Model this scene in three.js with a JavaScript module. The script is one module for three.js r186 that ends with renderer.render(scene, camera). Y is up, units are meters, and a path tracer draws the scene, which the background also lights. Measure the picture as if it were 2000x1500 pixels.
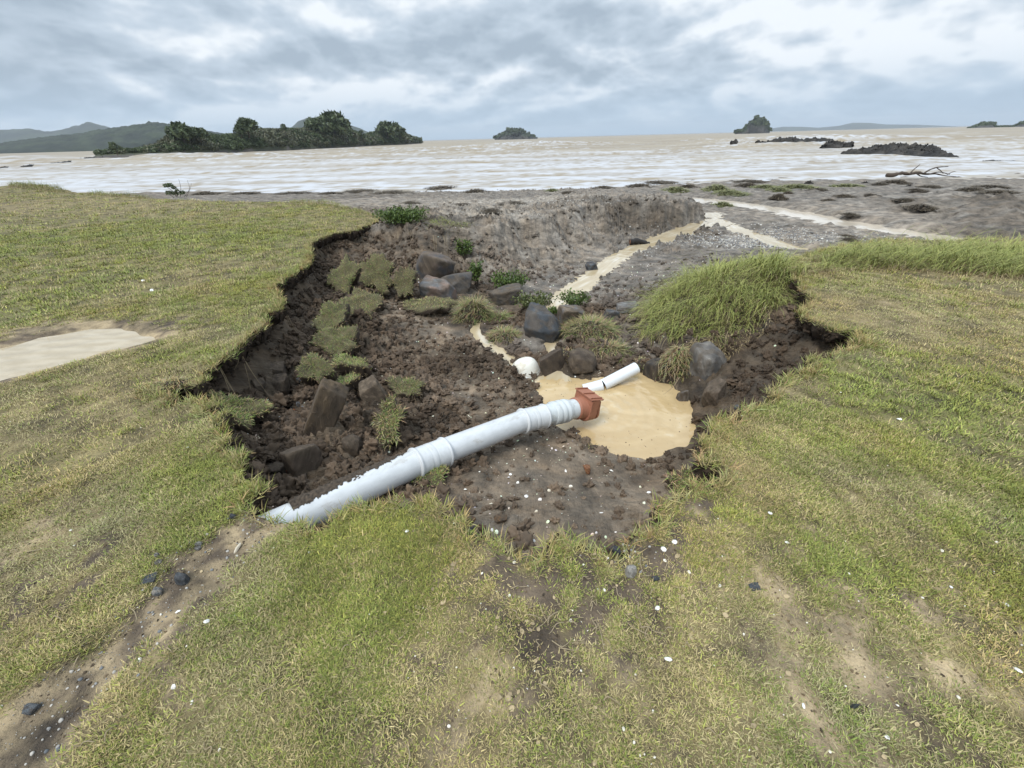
import * as THREE from 'three';
import { mergeGeometries, mergeVertices } from 'three/addons/utils/BufferGeometryUtils.js';

// ---------------------------------------------------------------- camera, sky, sun, exposure
const scene = new THREE.Scene();
const camera = new THREE.PerspectiveCamera(90, 4 / 3, 0.05, 20000);
camera.position.set(0, 1.6, 0);
camera.rotation.order = 'YXZ';
camera.rotation.set(-Math.atan(480 / 750), 0, -0.0262);
camera.updateMatrixWorld(true);
const renderer = new THREE.WebGLRenderer({ antialias: true });
renderer.toneMapping = THREE.LinearToneMapping;
renderer.toneMappingExposure = 1.7;
renderer.shadowMap.enabled = true;

// ---------------------------------------------------------------- seeded random numbers and noise
function rng(seed) { let s = seed | 0; return () => { s = (s + 0x6d2b79f5) | 0; let t = Math.imul(s ^ (s >>> 15), 1 | s); t = (t + Math.imul(t ^ (t >>> 7), 61 | t)) ^ t; return ((t ^ (t >>> 14)) >>> 0) / 4294967296; }; }
const perm = new Uint8Array(512), gx = new Float32Array(256), gy = new Float32Array(256), gz = new Float32Array(256);
{
  const r = rng(7), p = [...Array(256).keys()];
  for (let i = 255; i > 0; i--) { const j = Math.floor(r() * (i + 1)); [p[i], p[j]] = [p[j], p[i]]; }
  for (let i = 0; i < 512; i++) perm[i] = p[i & 255];
  for (let i = 0; i < 256; i++) { const a = r() * Math.PI * 2, z = r() * 2 - 1; gx[i] = Math.cos(a); gy[i] = Math.sin(a); gz[i] = z; }
}
const fade = (t) => t * t * t * (t * (t * 6 - 15) + 10);
function noise2(x, y, per = 0) {
  let ix = Math.floor(x), iy = Math.floor(y); const fx = x - ix, fy = y - iy; let jx = ix + 1, jy = iy + 1;
  if (per) { ix = ((ix % per) + per) % per; iy = ((iy % per) + per) % per; jx = ((jx % per) + per) % per; jy = ((jy % per) + per) % per; }
  const a = perm[perm[ix & 255] + (iy & 255)], b = perm[perm[jx & 255] + (iy & 255)], c = perm[perm[ix & 255] + (jy & 255)], d = perm[perm[jx & 255] + (jy & 255)];
  const u = fade(fx), v = fade(fy);
  const n0 = gx[a] * fx + gy[a] * fy, n1 = gx[b] * (fx - 1) + gy[b] * fy, n2 = gx[c] * fx + gy[c] * (fy - 1), n3 = gx[d] * (fx - 1) + gy[d] * (fy - 1);
  return 1.5 * ((n0 + (n1 - n0) * u) * (1 - v) + (n2 + (n3 - n2) * u) * v);
}
function noise3(x, y, z) {
  const ix = Math.floor(x), iy = Math.floor(y), iz = Math.floor(z), fx = x - ix, fy = y - iy, fz = z - iz, u = fade(fx), v = fade(fy), w = fade(fz);
  const at = (i, j, k) => { const h = perm[perm[perm[(ix + i) & 255] + ((iy + j) & 255)] + ((iz + k) & 255)]; const s = Math.sqrt(1 - gz[h] * gz[h]); return gx[h] * s * (fx - i) + gy[h] * s * (fy - j) + gz[h] * (fz - k); };
  const L = (a, b, t) => a + (b - a) * t;
  return 1.5 * L(L(L(at(0, 0, 0), at(1, 0, 0), u), L(at(0, 1, 0), at(1, 1, 0), u), v), L(L(at(0, 0, 1), at(1, 0, 1), u), L(at(0, 1, 1), at(1, 1, 1), u), v), w);
}
function fbm(x, y, oct = 4, gain = 0.5) { let s = 0, a = 1, t = 0; for (let i = 0; i < oct; i++) { s += a * noise2(x, y); t += a; a *= gain; x = x * 2.03 + 17.3; y = y * 2.03 - 9.1; } return s / t; }
function billow(x, y, oct = 3) { let s = 0, a = 1, t = 0; for (let i = 0; i < oct; i++) { s += a * Math.abs(noise2(x, y)); t += a; a *= 0.5; x = x * 2.1 + 5.2; y = y * 2.1 + 3.7; } return s / t; }
function fbm3(x, y, z, oct = 3) { let s = 0, a = 1, t = 0; for (let i = 0; i < oct; i++) { s += a * noise3(x, y, z); t += a; a *= 0.5; x *= 2.07; y *= 2.07; z *= 2.07; } return s / t; }
const clamp = (x, a, b) => Math.min(b, Math.max(a, x)), lerp = (a, b, t) => a + (b - a) * t;
const smooth = (a, b, x) => { const t = clamp((x - a) / (b - a), 0, 1); return t * t * (3 - 2 * t); };
const mix3 = (a, b, t) => [lerp(a[0], b[0], t), lerp(a[1], b[1], t), lerp(a[2], b[2], t)];

// overcast sky: broken grey stratocumulus, bluer and even towards the horizon, brighter overhead as overcast skies are
{
  const W = 3456, H = 1728, data = new Float32Array(W * H * 4);
  const grey = [0.245, 0.30, 0.36], mid = [0.345, 0.405, 0.47], bright = [0.55, 0.585, 0.62], low = [0.295, 0.385, 0.48];
  for (let row = 0; row < H; row++) {
    const el = ((row + 0.5) / H - 0.5) * Math.PI, y = Math.sin(el), c = Math.cos(el);
    for (let col = 0; col < W; col++) {
      const o = (row * W + col) * 4; data[o + 3] = 1;
      if (y < -0.02) { data[o] = 0.2; data[o + 1] = 0.2; data[o + 2] = 0.19; continue; }
      if (y < 0.006) { for (let k = 0; k < 3; k++) data[o + k] = low[k]; continue; }
      const a = ((col + 0.5) / W - 0.5) * 2 * Math.PI, x = Math.cos(a) * c, z = Math.sin(a) * c, q = 1 / (y + 0.3), u = x * q, v = z * q;
      const w1 = 0.8 * fbm(u * 0.45 + 3.1, v * 0.45 + 8.2, 3), w2 = 0.8 * fbm(u * 0.45 - 7.7, v * 0.45 + 1.3, 3);
      const dens = (k) => { const a = u * k, b = v * k; return 1.1 * fbm(a * 0.6 + w1 + 2.7, b * 0.62 + w2 + 0.4, 3, 0.5) + 0.8 * (0.33 - billow(a * 1.5 + w2, b * 1.6 + w1 + 5, 5)) + 0.3 * (0.3 - billow(a * 5 + w1, b * 5.4 + w2, 4)); };
      const n0 = dens(1), rim = n0 - dens(0.93), t = clamp(0.48 + 0.66 * n0 + 1.6 * rim + 0.10 * Math.sin(a * 1.3 + 2.2), 0, 1);
      let r = t < 0.5 ? mix3(grey, mid, t * 2) : mix3(mid, bright, Math.pow(t * 2 - 1, 1.15));
      r = mix3(low, r, 0.25 * smooth(0.0, 0.03, y) + 0.75 * smooth(0.01, 0.12, y));
      const up = 1 + 1.15 * smooth(0.2, 0.95, y);
      for (let k = 0; k < 3; k++) data[o + k] = r[k] * up;
    }
  }
  const sky = new THREE.DataTexture(data, W, H, THREE.RGBAFormat, THREE.FloatType);
  sky.mapping = THREE.EquirectangularReflectionMapping; sky.magFilter = THREE.LinearFilter; sky.minFilter = THREE.LinearFilter; sky.needsUpdate = true;
  scene.background = sky; scene.environment = sky;
}
const sun = new THREE.DirectionalLight(new THREE.Color(1, 0.965, 0.9), 1.5);
sun.position.set(-9, 22, 6); sun.castShadow = true; sun.shadow.radius = 45;
sun.shadow.mapSize.set(2048, 2048);
Object.assign(sun.shadow.camera, { left: -14, right: 14, top: 14, bottom: -14, near: 1, far: 60 });
sun.name = 'sun_light'; sun.target.name = 'sun_target'; sun.target.position.set(0, 0, -5);
scene.add(sun, sun.target);
scene.fog = new THREE.FogExp2(new THREE.Color(0.80, 0.87, 0.95), 0.00011);

// ---------------------------------------------------------------- places: points of the photograph's plan, found on level planes
const EYE = camera.position.clone(), dir = new THREE.Vector3();
const ray = (px, py) => dir.set((px - 1000) / 750, (750 - py) / 750, -1).applyQuaternion(camera.quaternion);
function level(px, py, h) { const d = ray(px, py), t = (h - EYE.y) / d.y; return [d.x * t, d.z * t]; }               // the spot at height h
function ahead(px, py, D) { const d = ray(px, py), t = -D / d.z; return new THREE.Vector3(d.x * t, EYE.y + d.y * t, -D); } // the spot D metres ahead
const SEA = -1.35, POOL = -0.95;

function polyline(list, h) { return list.map(([px, py, q]) => level(px, py, h ?? q)); }
function polyDist(poly, x, z) {   // signed distance to a closed outline, positive inside
  let best = 1e9, inside = false;
  for (let i = 0, j = poly.length - 1; i < poly.length; j = i++) {
    const ax = poly[j][0], az = poly[j][1], bx = poly[i][0], bz = poly[i][1], dx = bx - ax, dz = bz - az;
    const t = clamp(((x - ax) * dx + (z - az) * dz) / (dx * dx + dz * dz + 1e-12), 0, 1), ex = x - ax - dx * t, ez = z - az - dz * t, d = ex * ex + ez * ez;
    if (d < best) best = d;
    if ((az > z) !== (bz > z) && x < ((bx - ax) * (z - az)) / (bz - az) + ax) inside = !inside;
  }
  return (inside ? 1 : -1) * Math.sqrt(best);
}
function lineNear(pts, x, z) {    // nearest point of an open line: [distance, share along as a real index]
  let best = 1e9, at = 0;
  for (let i = 1; i < pts.length; i++) {
    const ax = pts[i - 1][0], az = pts[i - 1][1], dx = pts[i][0] - ax, dz = pts[i][1] - az;
    const t = clamp(((x - ax) * dx + (z - az) * dz) / (dx * dx + dz * dz + 1e-12), 0, 1), ex = x - ax - dx * t, ez = z - az - dz * t, d = ex * ex + ez * ez;
    if (d < best) { best = d; at = i - 1 + t; }
  }
  return [Math.sqrt(best), at];
}
const along = (vals, at) => { const i = Math.min(vals.length - 2, Math.floor(at)); return lerp(vals[i], vals[i + 1], at - i); };
function surfaceThrough(points) {  // smooth surface through [x, z, height] points
  const n = points.length, A = points.map((p, i) => [...points.map((q) => Math.hypot(p[0] - q[0], p[1] - q[1])), 1, p[2]]);
  A.push([...points.map(() => 1), 0, 0]);
  const m = n + 1;
  for (let c = 0; c < m; c++) {
    let b = c; for (let r = c + 1; r < m; r++) if (Math.abs(A[r][c]) > Math.abs(A[b][c])) b = r;
    [A[c], A[b]] = [A[b], A[c]];
    for (let r = 0; r < m; r++) if (r !== c) { const f = A[r][c] / A[c][c]; if (f) for (let k = c; k <= m; k++) A[r][k] -= f * A[c][k]; }
  }
  const w = A.map((row, i) => row[m] / row[i]);
  return (x, z) => { let s = w[n]; for (let i = 0; i < n; i++) { const dx = x - points[i][0], dz = z - points[i][1]; s += w[i] * Math.sqrt(dx * dx + dz * dz); } return s; };
}
function blendOf(points, power = 2.5) {  // inverse-distance blend of [x, z, ...values]
  const k = points[0].length - 2;
  return (x, z) => {
    const out = new Array(k).fill(0); let sum = 0;
    for (const p of points) { const dx = x - p[0], dz = z - p[1], w = Math.pow(dx * dx + dz * dz + 0.003, -power / 2); sum += w; for (let i = 0; i < k; i++) out[i] += w * p[2 + i]; }
    for (let i = 0; i < k; i++) out[i] /= sum; return out;
  };
}

// outline of the grassed ground: left field, the near edge of the washout, right field
const holeEdge = polyline([[740, 428], [715, 442], [690, 450], [640, 458], [612, 470], [600, 486], [604, 505], [590, 522], [560, 545], [535, 556], [527, 573], [548, 580], [553, 592], [540, 604], [520, 612], [497, 640], [470, 665], [447, 688], [425, 702], [408, 716], [393, 731], [386, 750], [345, 750], [278, 764], [335, 790], [392, 790], [408, 798], [422, 812], [424, 838], [436, 868], [446, 890], [476, 925], [462, 945], [474, 968], [498, 990], [535, 1012], [575, 1030], [625, 1034], [660, 1012], [690, 992], [770, 990], [845, 992], [880, 1012], [915, 1046], [960, 1064], [1010, 1082], [1055, 1092], [1120, 1075], [1190, 1082], [1232, 1052], [1270, 1024], [1310, 990], [1365, 962], [1392, 935], [1400, 895], [1388, 862], [1408, 838], [1450, 812], [1492, 790], [1512, 768], [1530, 742], [1585, 722], [1600, 702], [1632, 692], [1692, 668], [1684, 650], [1615, 640], [1572, 622], [1570, 604], [1592, 590], [1580, 568], [1562, 552], [1552, 530], [1556, 512]], 0);
const seaEdgeRight = polyline([[1570, 500], [1640, 480], [1740, 468], [1850, 470], [2000, 466], [2200, 470]], 0);
const seaEdgeLeft = polyline([[-220, 372], [-60, 372], [40, 368], [110, 372], [200, 376], [300, 386], [400, 391], [520, 394], [600, 393], [660, 400], [705, 412]], 0);
const lawnPoly = [...seaEdgeLeft, ...holeEdge, ...seaEdgeRight, [40, -6], [40, 8], [-60, 8], [-60, -18]];
const lawnIn = (x, z) => polyDist(lawnPoly, x, z);
const ragged = (x, z) => { const near = 1 + 0.05 * Math.hypot(x, z); return (0.06 * fbm(x * 3.1 + 4, z * 3.1, 3) + 0.085 * noise2(x * 7, z * 7) + 0.035 * noise2(x * 27, z * 27)) * near; };
const lawnCut = (x, z) => lawnIn(x, z) + ragged(x, z);
const pondPoly = polyline([[-160, 712], [-60, 690], [0, 670], [80, 651], [150, 637], [205, 631], [265, 634], [330, 655], [285, 671], [205, 688], [120, 713], [60, 730], [0, 745], [-100, 772], [-170, 765]], 0);
const track = polyline([[540, 1005], [470, 1040], [390, 1110], [310, 1190], [220, 1280], [110, 1390], [0, 1490], [-150, 1600]], 0);
const trackHalf = [0.09, 0.14, 0.15, 0.13, 0.12, 0.15, 0.2, 0.24];
function lawnHeight(x, z) {
  const far = smooth(8, 20, -z);
  let y = 0.012 * fbm(x * 0.9, z * 0.9, 3) + 0.004 * noise2(x * 7, z * 7) + far * (0.10 * fbm(x * 0.14 + 1.7, z * 0.14, 2) - 0.04);
  const hump = ahead(70, 366, 22); y += 0.22 * Math.exp(-((x - hump.x) ** 2 + (z - hump.z) ** 2) / 9);
  if (x < -2) { const q = polyDist(pondPoly, x, z); y = lerp(y, 0.008, smooth(-0.8, -0.1, q)) - 0.07 * smooth(-0.05, 0.22, q + 0.05 * noise2(x * 5, z * 5)); }
  const tr = lineNear(track, x, z), th = along(trackHalf, tr[1]); y -= 0.022 * smooth(th * 1.3, th * 0.5, tr[0] + 0.04 * noise2(x * 8, z * 8));
  return y;
}

// the washed-out ground: floor of the washout, the stream bed and the lower beach; the sand bank and upper beach stand on it
const spots = (list) => list.map(([px, py, h]) => [...level(px, py, h), h]);
const floorAt = surfaceThrough([...spots([
  [500, 965, -0.45], [545, 985, -0.42], [470, 900, -0.45], [560, 930, -0.55], [620, 930, -0.58], [690, 905, -0.62], [600, 850, -0.68], [500, 860, -0.55], [455, 850, -0.42], [450, 770, -0.5], [520, 790, -0.66], [600, 770, -0.72], [700, 820, -0.76], [560, 720, -0.6], [500, 700, -0.5], [640, 700, -0.66], [720, 740, -0.8], [800, 780, -0.84], [860, 830, -0.82], [900, 770, -0.9], [960, 750, -0.93], [820, 700, -0.85], [760, 650, -0.76], [700, 600, -0.64], [640, 640, -0.6], [600, 620, -0.52], [680, 550, -0.55], [630, 540, -0.46], [760, 570, -0.68], [800, 530, -0.58], [740, 510, -0.5], [670, 490, -0.4], [850, 600, -0.86], [900, 640, -0.92], [860, 670, -0.9], [930, 700, -0.93],
  [1200, 760, -1.12], [1220, 840, -1.12], [1290, 820, -1.1], [1040, 740, -0.93], [1075, 835, -0.92], [1125, 860, -0.925], [1180, 892, -0.93], [1270, 905, -0.93], [1355, 878, -0.93], [1372, 838, -0.92], [1352, 785, -0.92], [1300, 730, -0.92], [1250, 715, -0.92],
  [1000, 1030, -0.2], [1000, 980, -0.38], [1000, 930, -0.56], [1000, 870, -0.76], [1050, 855, -0.84], [900, 890, -0.72], [900, 950, -0.46], [820, 950, -0.46], [800, 900, -0.66], [1150, 1020, -0.28], [1150, 970, -0.5], [1150, 920, -0.75], [1250, 960, -0.62], [1310, 925, -0.74], [1375, 890, -0.72], [1250, 1010, -0.32], [1350, 930, -0.55],
  [1400, 830, -0.72], [1440, 780, -0.64], [1500, 740, -0.54], [1420, 700, -0.7], [1385, 760, -0.88], [1550, 690, -0.48], [1480, 665, -0.56], [1540, 630, -0.5], [1350, 695, -0.84], [1290, 705, -0.9], [1260, 668, -0.78], [1300, 655, -0.6], [1350, 652, -0.5], [1400, 648, -0.42], [1450, 642, -0.35], [1500, 622, -0.25], [1540, 592, -0.15], [1300, 605, -0.55], [1350, 585, -0.4], [1420, 562, -0.25], [1500, 542, -0.12], [1550, 522, -0.08], [1290, 570, -0.68], [1265, 610, -0.8], [1285, 535, -0.9], [1335, 512, -0.9], [1400, 498, -0.85], [1480, 490, -0.8], [1400, 672, -0.62], [1460, 668, -0.55], [1590, 660, -0.4],
  [1030, 650, -0.88], [1100, 660, -0.9], [1150, 690, -0.84], [1180, 640, -0.82], [1200, 700, -0.88], [1100, 700, -0.9], [1000, 610, -0.92], [950, 630, -0.94], [1220, 660, -0.86], [1230, 610, -0.88], [1120, 610, -0.88],
  [1050, 570, -0.98], [1100, 535, -1.0], [1000, 560, -0.95], [1150, 490, -1.02], [1060, 520, -0.98], [1250, 460, -1.05], [1200, 570, -0.96], [1250, 530, -1.0], [1300, 495, -1.04], [1400, 475, -1.07], [1500, 480, -1.1], [1450, 445, -1.12], [1560, 460, -1.12], [1500, 425, -1.15], [1350, 445, -1.07], [1650, 450, -1.14], [1420, 395, -1.16], [1600, 415, -1.16], [1800, 452, -1.14], [2000, 470, -1.12], [1420, 375, -1.22], [1600, 378, -1.2], [1800, 390, -1.12], [1920, 395, -0.72], [1985, 412, -0.8], [1860, 402, -1.0], [2000, 432, -1.06], [2000, 375, -1.18], [1300, 363, -1.33], [1600, 354, -1.33], [1900, 352, -1.33], [2100, 352, -1.33]]),
  [30, -12, -1.1], [60, -14, -1.1], [70, -34, -1.4], [30, -36, -1.6], [0, -36, -1.7], [-20, -36, -1.7], [-45, -36, -1.7], [14, -5, -1.0]]);
const bankAt = surfaceThrough([...spots([[740, 435, -0.04], [830, 445, -0.06], [900, 438, -0.08], [975, 434, -0.12], [1050, 425, -0.16], [1130, 405, -0.2], [1230, 394, -0.28], [1330, 396, -0.42], [1365, 402, -0.55], [1000, 405, -0.3], [850, 410, -0.2], [1150, 385, -0.5], [1250, 380, -0.7], [1000, 388, -0.75], [850, 390, -0.6], [700, 390, -0.5], [1340, 382, -0.9],
  [400, 384, -0.9], [600, 383, -0.9], [700, 379, -1.3], [900, 376, -1.32], [1100, 371, -1.32], [1300, 365, -1.32], [500, 381, -1.3], [300, 378, -1.3], [0, 362, -1.3]]), [0, -36, -1.8], [-45, -36, -1.8], [-45, -24, -1.0], [20, -36, -1.8], [12, -30, -1.5]]);
const bankPoly = [...polyline([[700, 446, -0.05], [760, 446, -0.06], [830, 452, -0.06], [880, 447, -0.08], [920, 440, -0.1], [975, 436, -0.12], [1050, 428, -0.16], [1130, 407, -0.2], [1180, 399, -0.25], [1230, 396, -0.28], [1290, 399, -0.36], [1335, 400, -0.45], [1366, 404, -0.55], [1372, 400, -0.6], [1340, 386, -0.85], [1310, 378, -1.0]]), [9, -34], [-60, -34], [-60, -8], [-8, -7.5]];
const terracePoly = [...polyline([[1310, 381, -1.1], [1400, 389, -1.14], [1480, 397, -1.14], [1560, 410, -1.14], [1640, 426, -1.13], [1720, 440, -1.13], [1800, 453, -1.12], [1900, 466, -1.1], [2050, 478, -1.1]]), [60, -10], [70, -36], [7, -36]];
const shelfPoly = polyline([[1370, 418, -1.1], [1420, 428, -1.1], [1460, 440, -1.1], [1500, 455, -1.1], [1550, 478, -1.1], [1600, 490, -1.1], [1700, 470, -1.1], [1600, 440, -1.1], [1480, 420, -1.1]]);
const wallAt = blendOf([[450, 750, 0.16], [400, 740, 0.12], [560, 590, 0.2], [520, 630, 0.16], [610, 490, 0.16], [650, 458, 0.2], [720, 440, 0.32], [480, 950, 0.12], [540, 1010, 0.1], [425, 830, 0.12], [600, 1030, 0.1], [700, 992, 0.14], [790, 990, 0.16], [880, 1012, 0.2], [960, 1064, 0.25], [1060, 1090, 0.3], [1190, 1080, 0.3], [1310, 990, 0.22], [1395, 900, 0.16], [1450, 812, 0.16], [1530, 742, 0.2], [1600, 700, 0.22], [1650, 662, 0.3], [1575, 610, 0.22], [1560, 540, 0.3], [1560, 505, 0.5], [2000, 466, 0.8], [600, 392, 0.8], [300, 386, 1.0], [0, 368, 1.5]].map(([px, py, w]) => [...level(px, py, 0), w]));
const roughAt = blendOf([[600, 850, 0.075], [520, 800, 0.07], [560, 930, 0.06], [460, 860, 0.05], [700, 800, 0.06], [800, 720, 0.055], [860, 760, 0.05], [700, 650, 0.05], [850, 640, 0.03], [880, 690, 0.05], [960, 770, 0.025], [900, 720, 0.012], [870, 610, 0.008], [1000, 900, 0.012], [1100, 880, 0.01], [900, 960, 0.02], [1150, 980, 0.012], [1250, 940, 0.012], [1330, 930, 0.02], [1420, 780, 0.035], [1500, 720, 0.03], [1540, 660, 0.03], [1100, 690, 0.06], [1150, 640, 0.05], [1060, 640, 0.04], [1060, 530, 0.006], [1250, 500, 0.008], [1000, 470, 0.06], [1000, 510, 0.05], [1100, 440, 0.06], [1250, 425, 0.08], [1340, 420, 0.09], [1000, 400, 0.02], [800, 400, 0.02], [1500, 450, 0.01], [1600, 390, 0.02], [1900, 400, 0.12], [2000, 420, 0.06], [1750, 400, 0.02], [740, 480, 0.05]].map(([px, py, a]) => [...level(px, py, -0.6), a]));

// streams: centre line with water level and half width
const stream = (list) => ({ pts: polyline(list), lev: list.map((p) => p[2]), half: list.map((p) => p[3]) });
const streams = [
  stream([[1078, 612, -0.955, 0.16], [1108, 578, -0.975, 0.28], [1160, 538, -1.0, 0.25], [1210, 500, -1.03, 0.25], [1262, 478, -1.05, 0.3], [1320, 456, -1.07, 0.42], [1370, 440, -1.085, 0.5], [1395, 428, -1.1, 0.5], [1375, 415, -1.11, 0.5]]),
  stream([[1310, 387, -1.13, 0.8], [1400, 394, -1.14, 0.7], [1480, 403, -1.15, 0.6], [1560, 417, -1.15, 0.7], [1650, 435, -1.15, 0.7], [1740, 450, -1.15, 0.65], [1830, 463, -1.15, 0.6], [1960, 476, -1.15, 0.6], [2200, 490, -1.15, 0.6]]),
  stream([[1395, 430, -1.1, 0.35], [1440, 448, -1.1, 0.3], [1490, 466, -1.1, 0.32], [1550, 486, -1.1, 0.35], [1600, 497, -1.1, 0.35]]),
  stream([[952, 612, -0.925, 0.06], [932, 630, -0.93, 0.07], [928, 648, -0.93, 0.07], [945, 668, -0.935, 0.07], [972, 684, -0.94, 0.10], [992, 700, -0.945, 0.09], [1020, 722, -0.95, 0.10], [1065, 745, -0.95, 0.16]]),
  stream([[1100, 640, -0.92, 0.06], [1095, 660, -0.925, 0.07], [1072, 676, -0.93, 0.09], [1078, 698, -0.935, 0.06], [1090, 722, -0.94, 0.07], [1090, 745, -0.95, 0.12]]),
];
const poolPoly = polyline([[1046, 752], [1050, 738], [1085, 728], [1130, 742], [1180, 740], [1245, 724], [1275, 732], [1300, 745], [1318, 758], [1340, 775], [1350, 800], [1360, 838], [1345, 868], [1300, 885], [1265, 892], [1215, 888], [1175, 878], [1150, 862], [1128, 842], [1090, 834], [1060, 780]], POOL);

function soilHeight(x, z) {
  const F0 = floorAt(x, z), wob = 0.14 * noise2(x * 1.3, z * 1.3) + 0.09 * noise2(x * 3.3 + 7, z * 3.3);
  let F = F0;
  F += 0.15 * smooth(-0.06, 0.05, polyDist(terracePoly, x, z) + 0.35 * wob) * smooth(27, 20, -z);
  F += 0.06 * smooth(-0.05, 0.05, polyDist(shelfPoly, x, z) + 0.5 * wob);
  const b = -polyDist(bankPoly, x, z) + 0.4 * noise2(x * 0.9, z * 0.9) + 0.12 * noise2(x * 2.2 + 7, z * 2.2), steep = lerp(1.45, 0.8, smooth(0, 6, x));
  if (b < steep + 0.2) { const T = bankAt(x, z) + 0.03 * noise2(x * 2, z * 2), k = 1 - Math.pow(1 - clamp(b / steep, 0, 1), 2.8); F = lerp(T, F, k); }
  const s = -(lawnIn(x, z) + 0.05 * noise2(x * 4 + 2, z * 4) + 0.03 * noise2(x * 12, z * 12 + 3)), w = wallAt(x, z)[0];
  let a = roughAt(x, z)[0]; a *= 1 + 0.35 * smooth(0.03, 0.05, a);
  if (s < w) { F = lerp(-0.13, F, 1 - Math.pow(1 - clamp((s + 0.14) / (w + 0.14), 0, 1), 1.8)); a = lerp(Math.min(a, 0.02), a, smooth(0, w * 1.5, s)) + 0.03 * smooth(-0.05, w * 0.5, s) * smooth(w, w * 0.5, s); }
  F += a * (billow(x * 3.4 + 1.1 + F * 2, z * 3.4 + F * 4.5, 4) * 4.2 - 0.8 + 1.3 * billow(x * 9 + 3 + F * 5, z * 9 + F * 11, 2) - 0.3 + 0.55 * noise2(x * 17 + F * 9, z * 17 + F * 20)) * (0.6 + 0.8 * smooth(-0.2, 0.4, noise2(x * 1.1 + 4, z * 1.1))) + a * 0.8 * noise2(x * 1.6, z * 1.6) + Math.min(a, 0.02) * 0.5 * noise2(x * 22, z * 22);
  // water courses
  for (const st of streams) {
    const [d0, at] = lineNear(st.pts, x, z), hw = along(st.half, at);
    if (d0 > hw + 0.8) continue;
    const d = d0 + hw * (0.35 * noise2(x * 2.2 / Math.max(hw, 0.25), z * 2.2 / Math.max(hw, 0.25)) + 0.12 * noise2(x * 9, z * 9)), lev = along(st.lev, at);
    const out = Math.max(F, lev + 0.012 + 0.01 * noise2(x * 6, z * 6)), k = smooth(hw * 0.7, hw * 1.12, d);
    F = lerp(F, lerp(lev - 0.06, out, k), smooth(hw + 0.7, hw * 0.95, d));
  }
  const q = polyDist(poolPoly, x, z) + 0.05 * noise2(x * 3, z * 3) + 0.022 * noise2(x * 10, z * 10);
  if (q > -0.35 && s > -0.05) { const out = Math.max(F, POOL + 0.012 + 0.008 * noise2(x * 14, z * 14)); F = lerp(lerp(F, out, smooth(-0.35, -0.08, q)), POOL - 0.12, smooth(-0.05, 0.12, q)); }
  return F;
}

// grid lines: fine between a0 and a1, growing outside
function gridLines(lo, hi, a0, a1, step, grow, most) {
  const out = []; for (let x = a0; x <= a1 + 1e-6; x += step) out.push(x);
  let s = step; for (let x = out[out.length - 1]; x < hi;) { s = Math.min(most, s * grow); x += s; out.push(x); }
  s = step; for (let x = a0; x > lo;) { s = Math.min(most, s * grow); x -= s; out.unshift(x); }
  return out;
}
const soilX = gridLines(-45, 75, -4.2, 4.7, 0.02, 1.045, 0.7), soilZ = gridLines(0.7, 42, 0.9, 6.0, 0.019, 1.013, 0.45);
const NX = soilX.length, NZ = soilZ.length, soilY = new Float32Array(NX * NZ), soilL = new Float32Array(NX * NZ);
for (let j = 0; j < NZ; j++) for (let i = 0; i < NX; i++) {
  const x = soilX[i], z = -soilZ[j], l = lawnIn(x, z); soilL[j * NX + i] = l;
  soilY[j * NX + i] = l > 0.45 ? -0.16 : soilHeight(x, z);
}
const lineAt = (a, x) => { let lo = 0, hi = a.length - 2; while (lo < hi) { const m = (lo + hi + 1) >> 1; if (a[m] <= x) lo = m; else hi = m - 1; } return lo; };
function soilAt(x, z) {
  const i = lineAt(soilX, x), j = lineAt(soilZ, -z), u = clamp((x - soilX[i]) / (soilX[i + 1] - soilX[i]), 0, 1), v = clamp((-z - soilZ[j]) / (soilZ[j + 1] - soilZ[j]), 0, 1), k = j * NX + i;
  return lerp(lerp(soilY[k], soilY[k + 1], u), lerp(soilY[k + NX], soilY[k + NX + 1], u), v);
}
const groundAt = (x, z) => (lawnIn(x, z) > 0 ? lawnHeight(x, z) : soilAt(x, z));
function spot(px, py) {   // where the line of sight through that point of the photograph meets the ground
  const d = ray(px, py).clone(); let t0 = 0.4, t = 0.4;
  while (t < 60) { const y = EYE.y + d.y * t; if (y < groundAt(d.x * t, d.z * t)) break; t0 = t; t += 0.02 + t * 0.004; }
  for (let k = 0; k < 12; k++) { const m = (t0 + t) / 2; if (EYE.y + d.y * m < groundAt(d.x * m, d.z * m)) t = m; else t0 = m; }
  const p = new THREE.Vector3(d.x * t, 0, d.z * t); p.y = groundAt(p.x, p.z); p.scale1px = t / 750; return p;
}

// ---------------------------------------------------------------- materials and textures
function tiled(size, f) {
  const d = new Uint8Array(size * size * 4);
  for (let y = 0; y < size; y++) for (let x = 0; x < size; x++) { const c = f(x / size, y / size), o = (y * size + x) * 4; for (let k = 0; k < 3; k++) d[o + k] = clamp(Math.round(255 * (c.length ? c[k] : c)), 0, 255); d[o + 3] = 255; }
  const t = new THREE.DataTexture(d, size, size, THREE.RGBAFormat); t.wrapS = t.wrapT = THREE.RepeatWrapping; t.magFilter = THREE.LinearFilter; t.minFilter = THREE.LinearFilter; t.needsUpdate = true; return t;
}
const rt = rng(99), white1 = new Float32Array(1024 * 1024).map(() => rt());
const grain = (u, v) => white1[(Math.floor(v * 1024) & 1023) * 1024 + (Math.floor(u * 1024) & 1023)];
const per = (u, v, f, oct, g = 0.55) => { let s = 0, a = 1, t = 0; for (let i = 0; i < oct; i++) { s += a * noise2(u * f + i * 0.37, v * f + i * 0.71, f); t += a; a *= g; f *= 2; } return s / t; };
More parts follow.
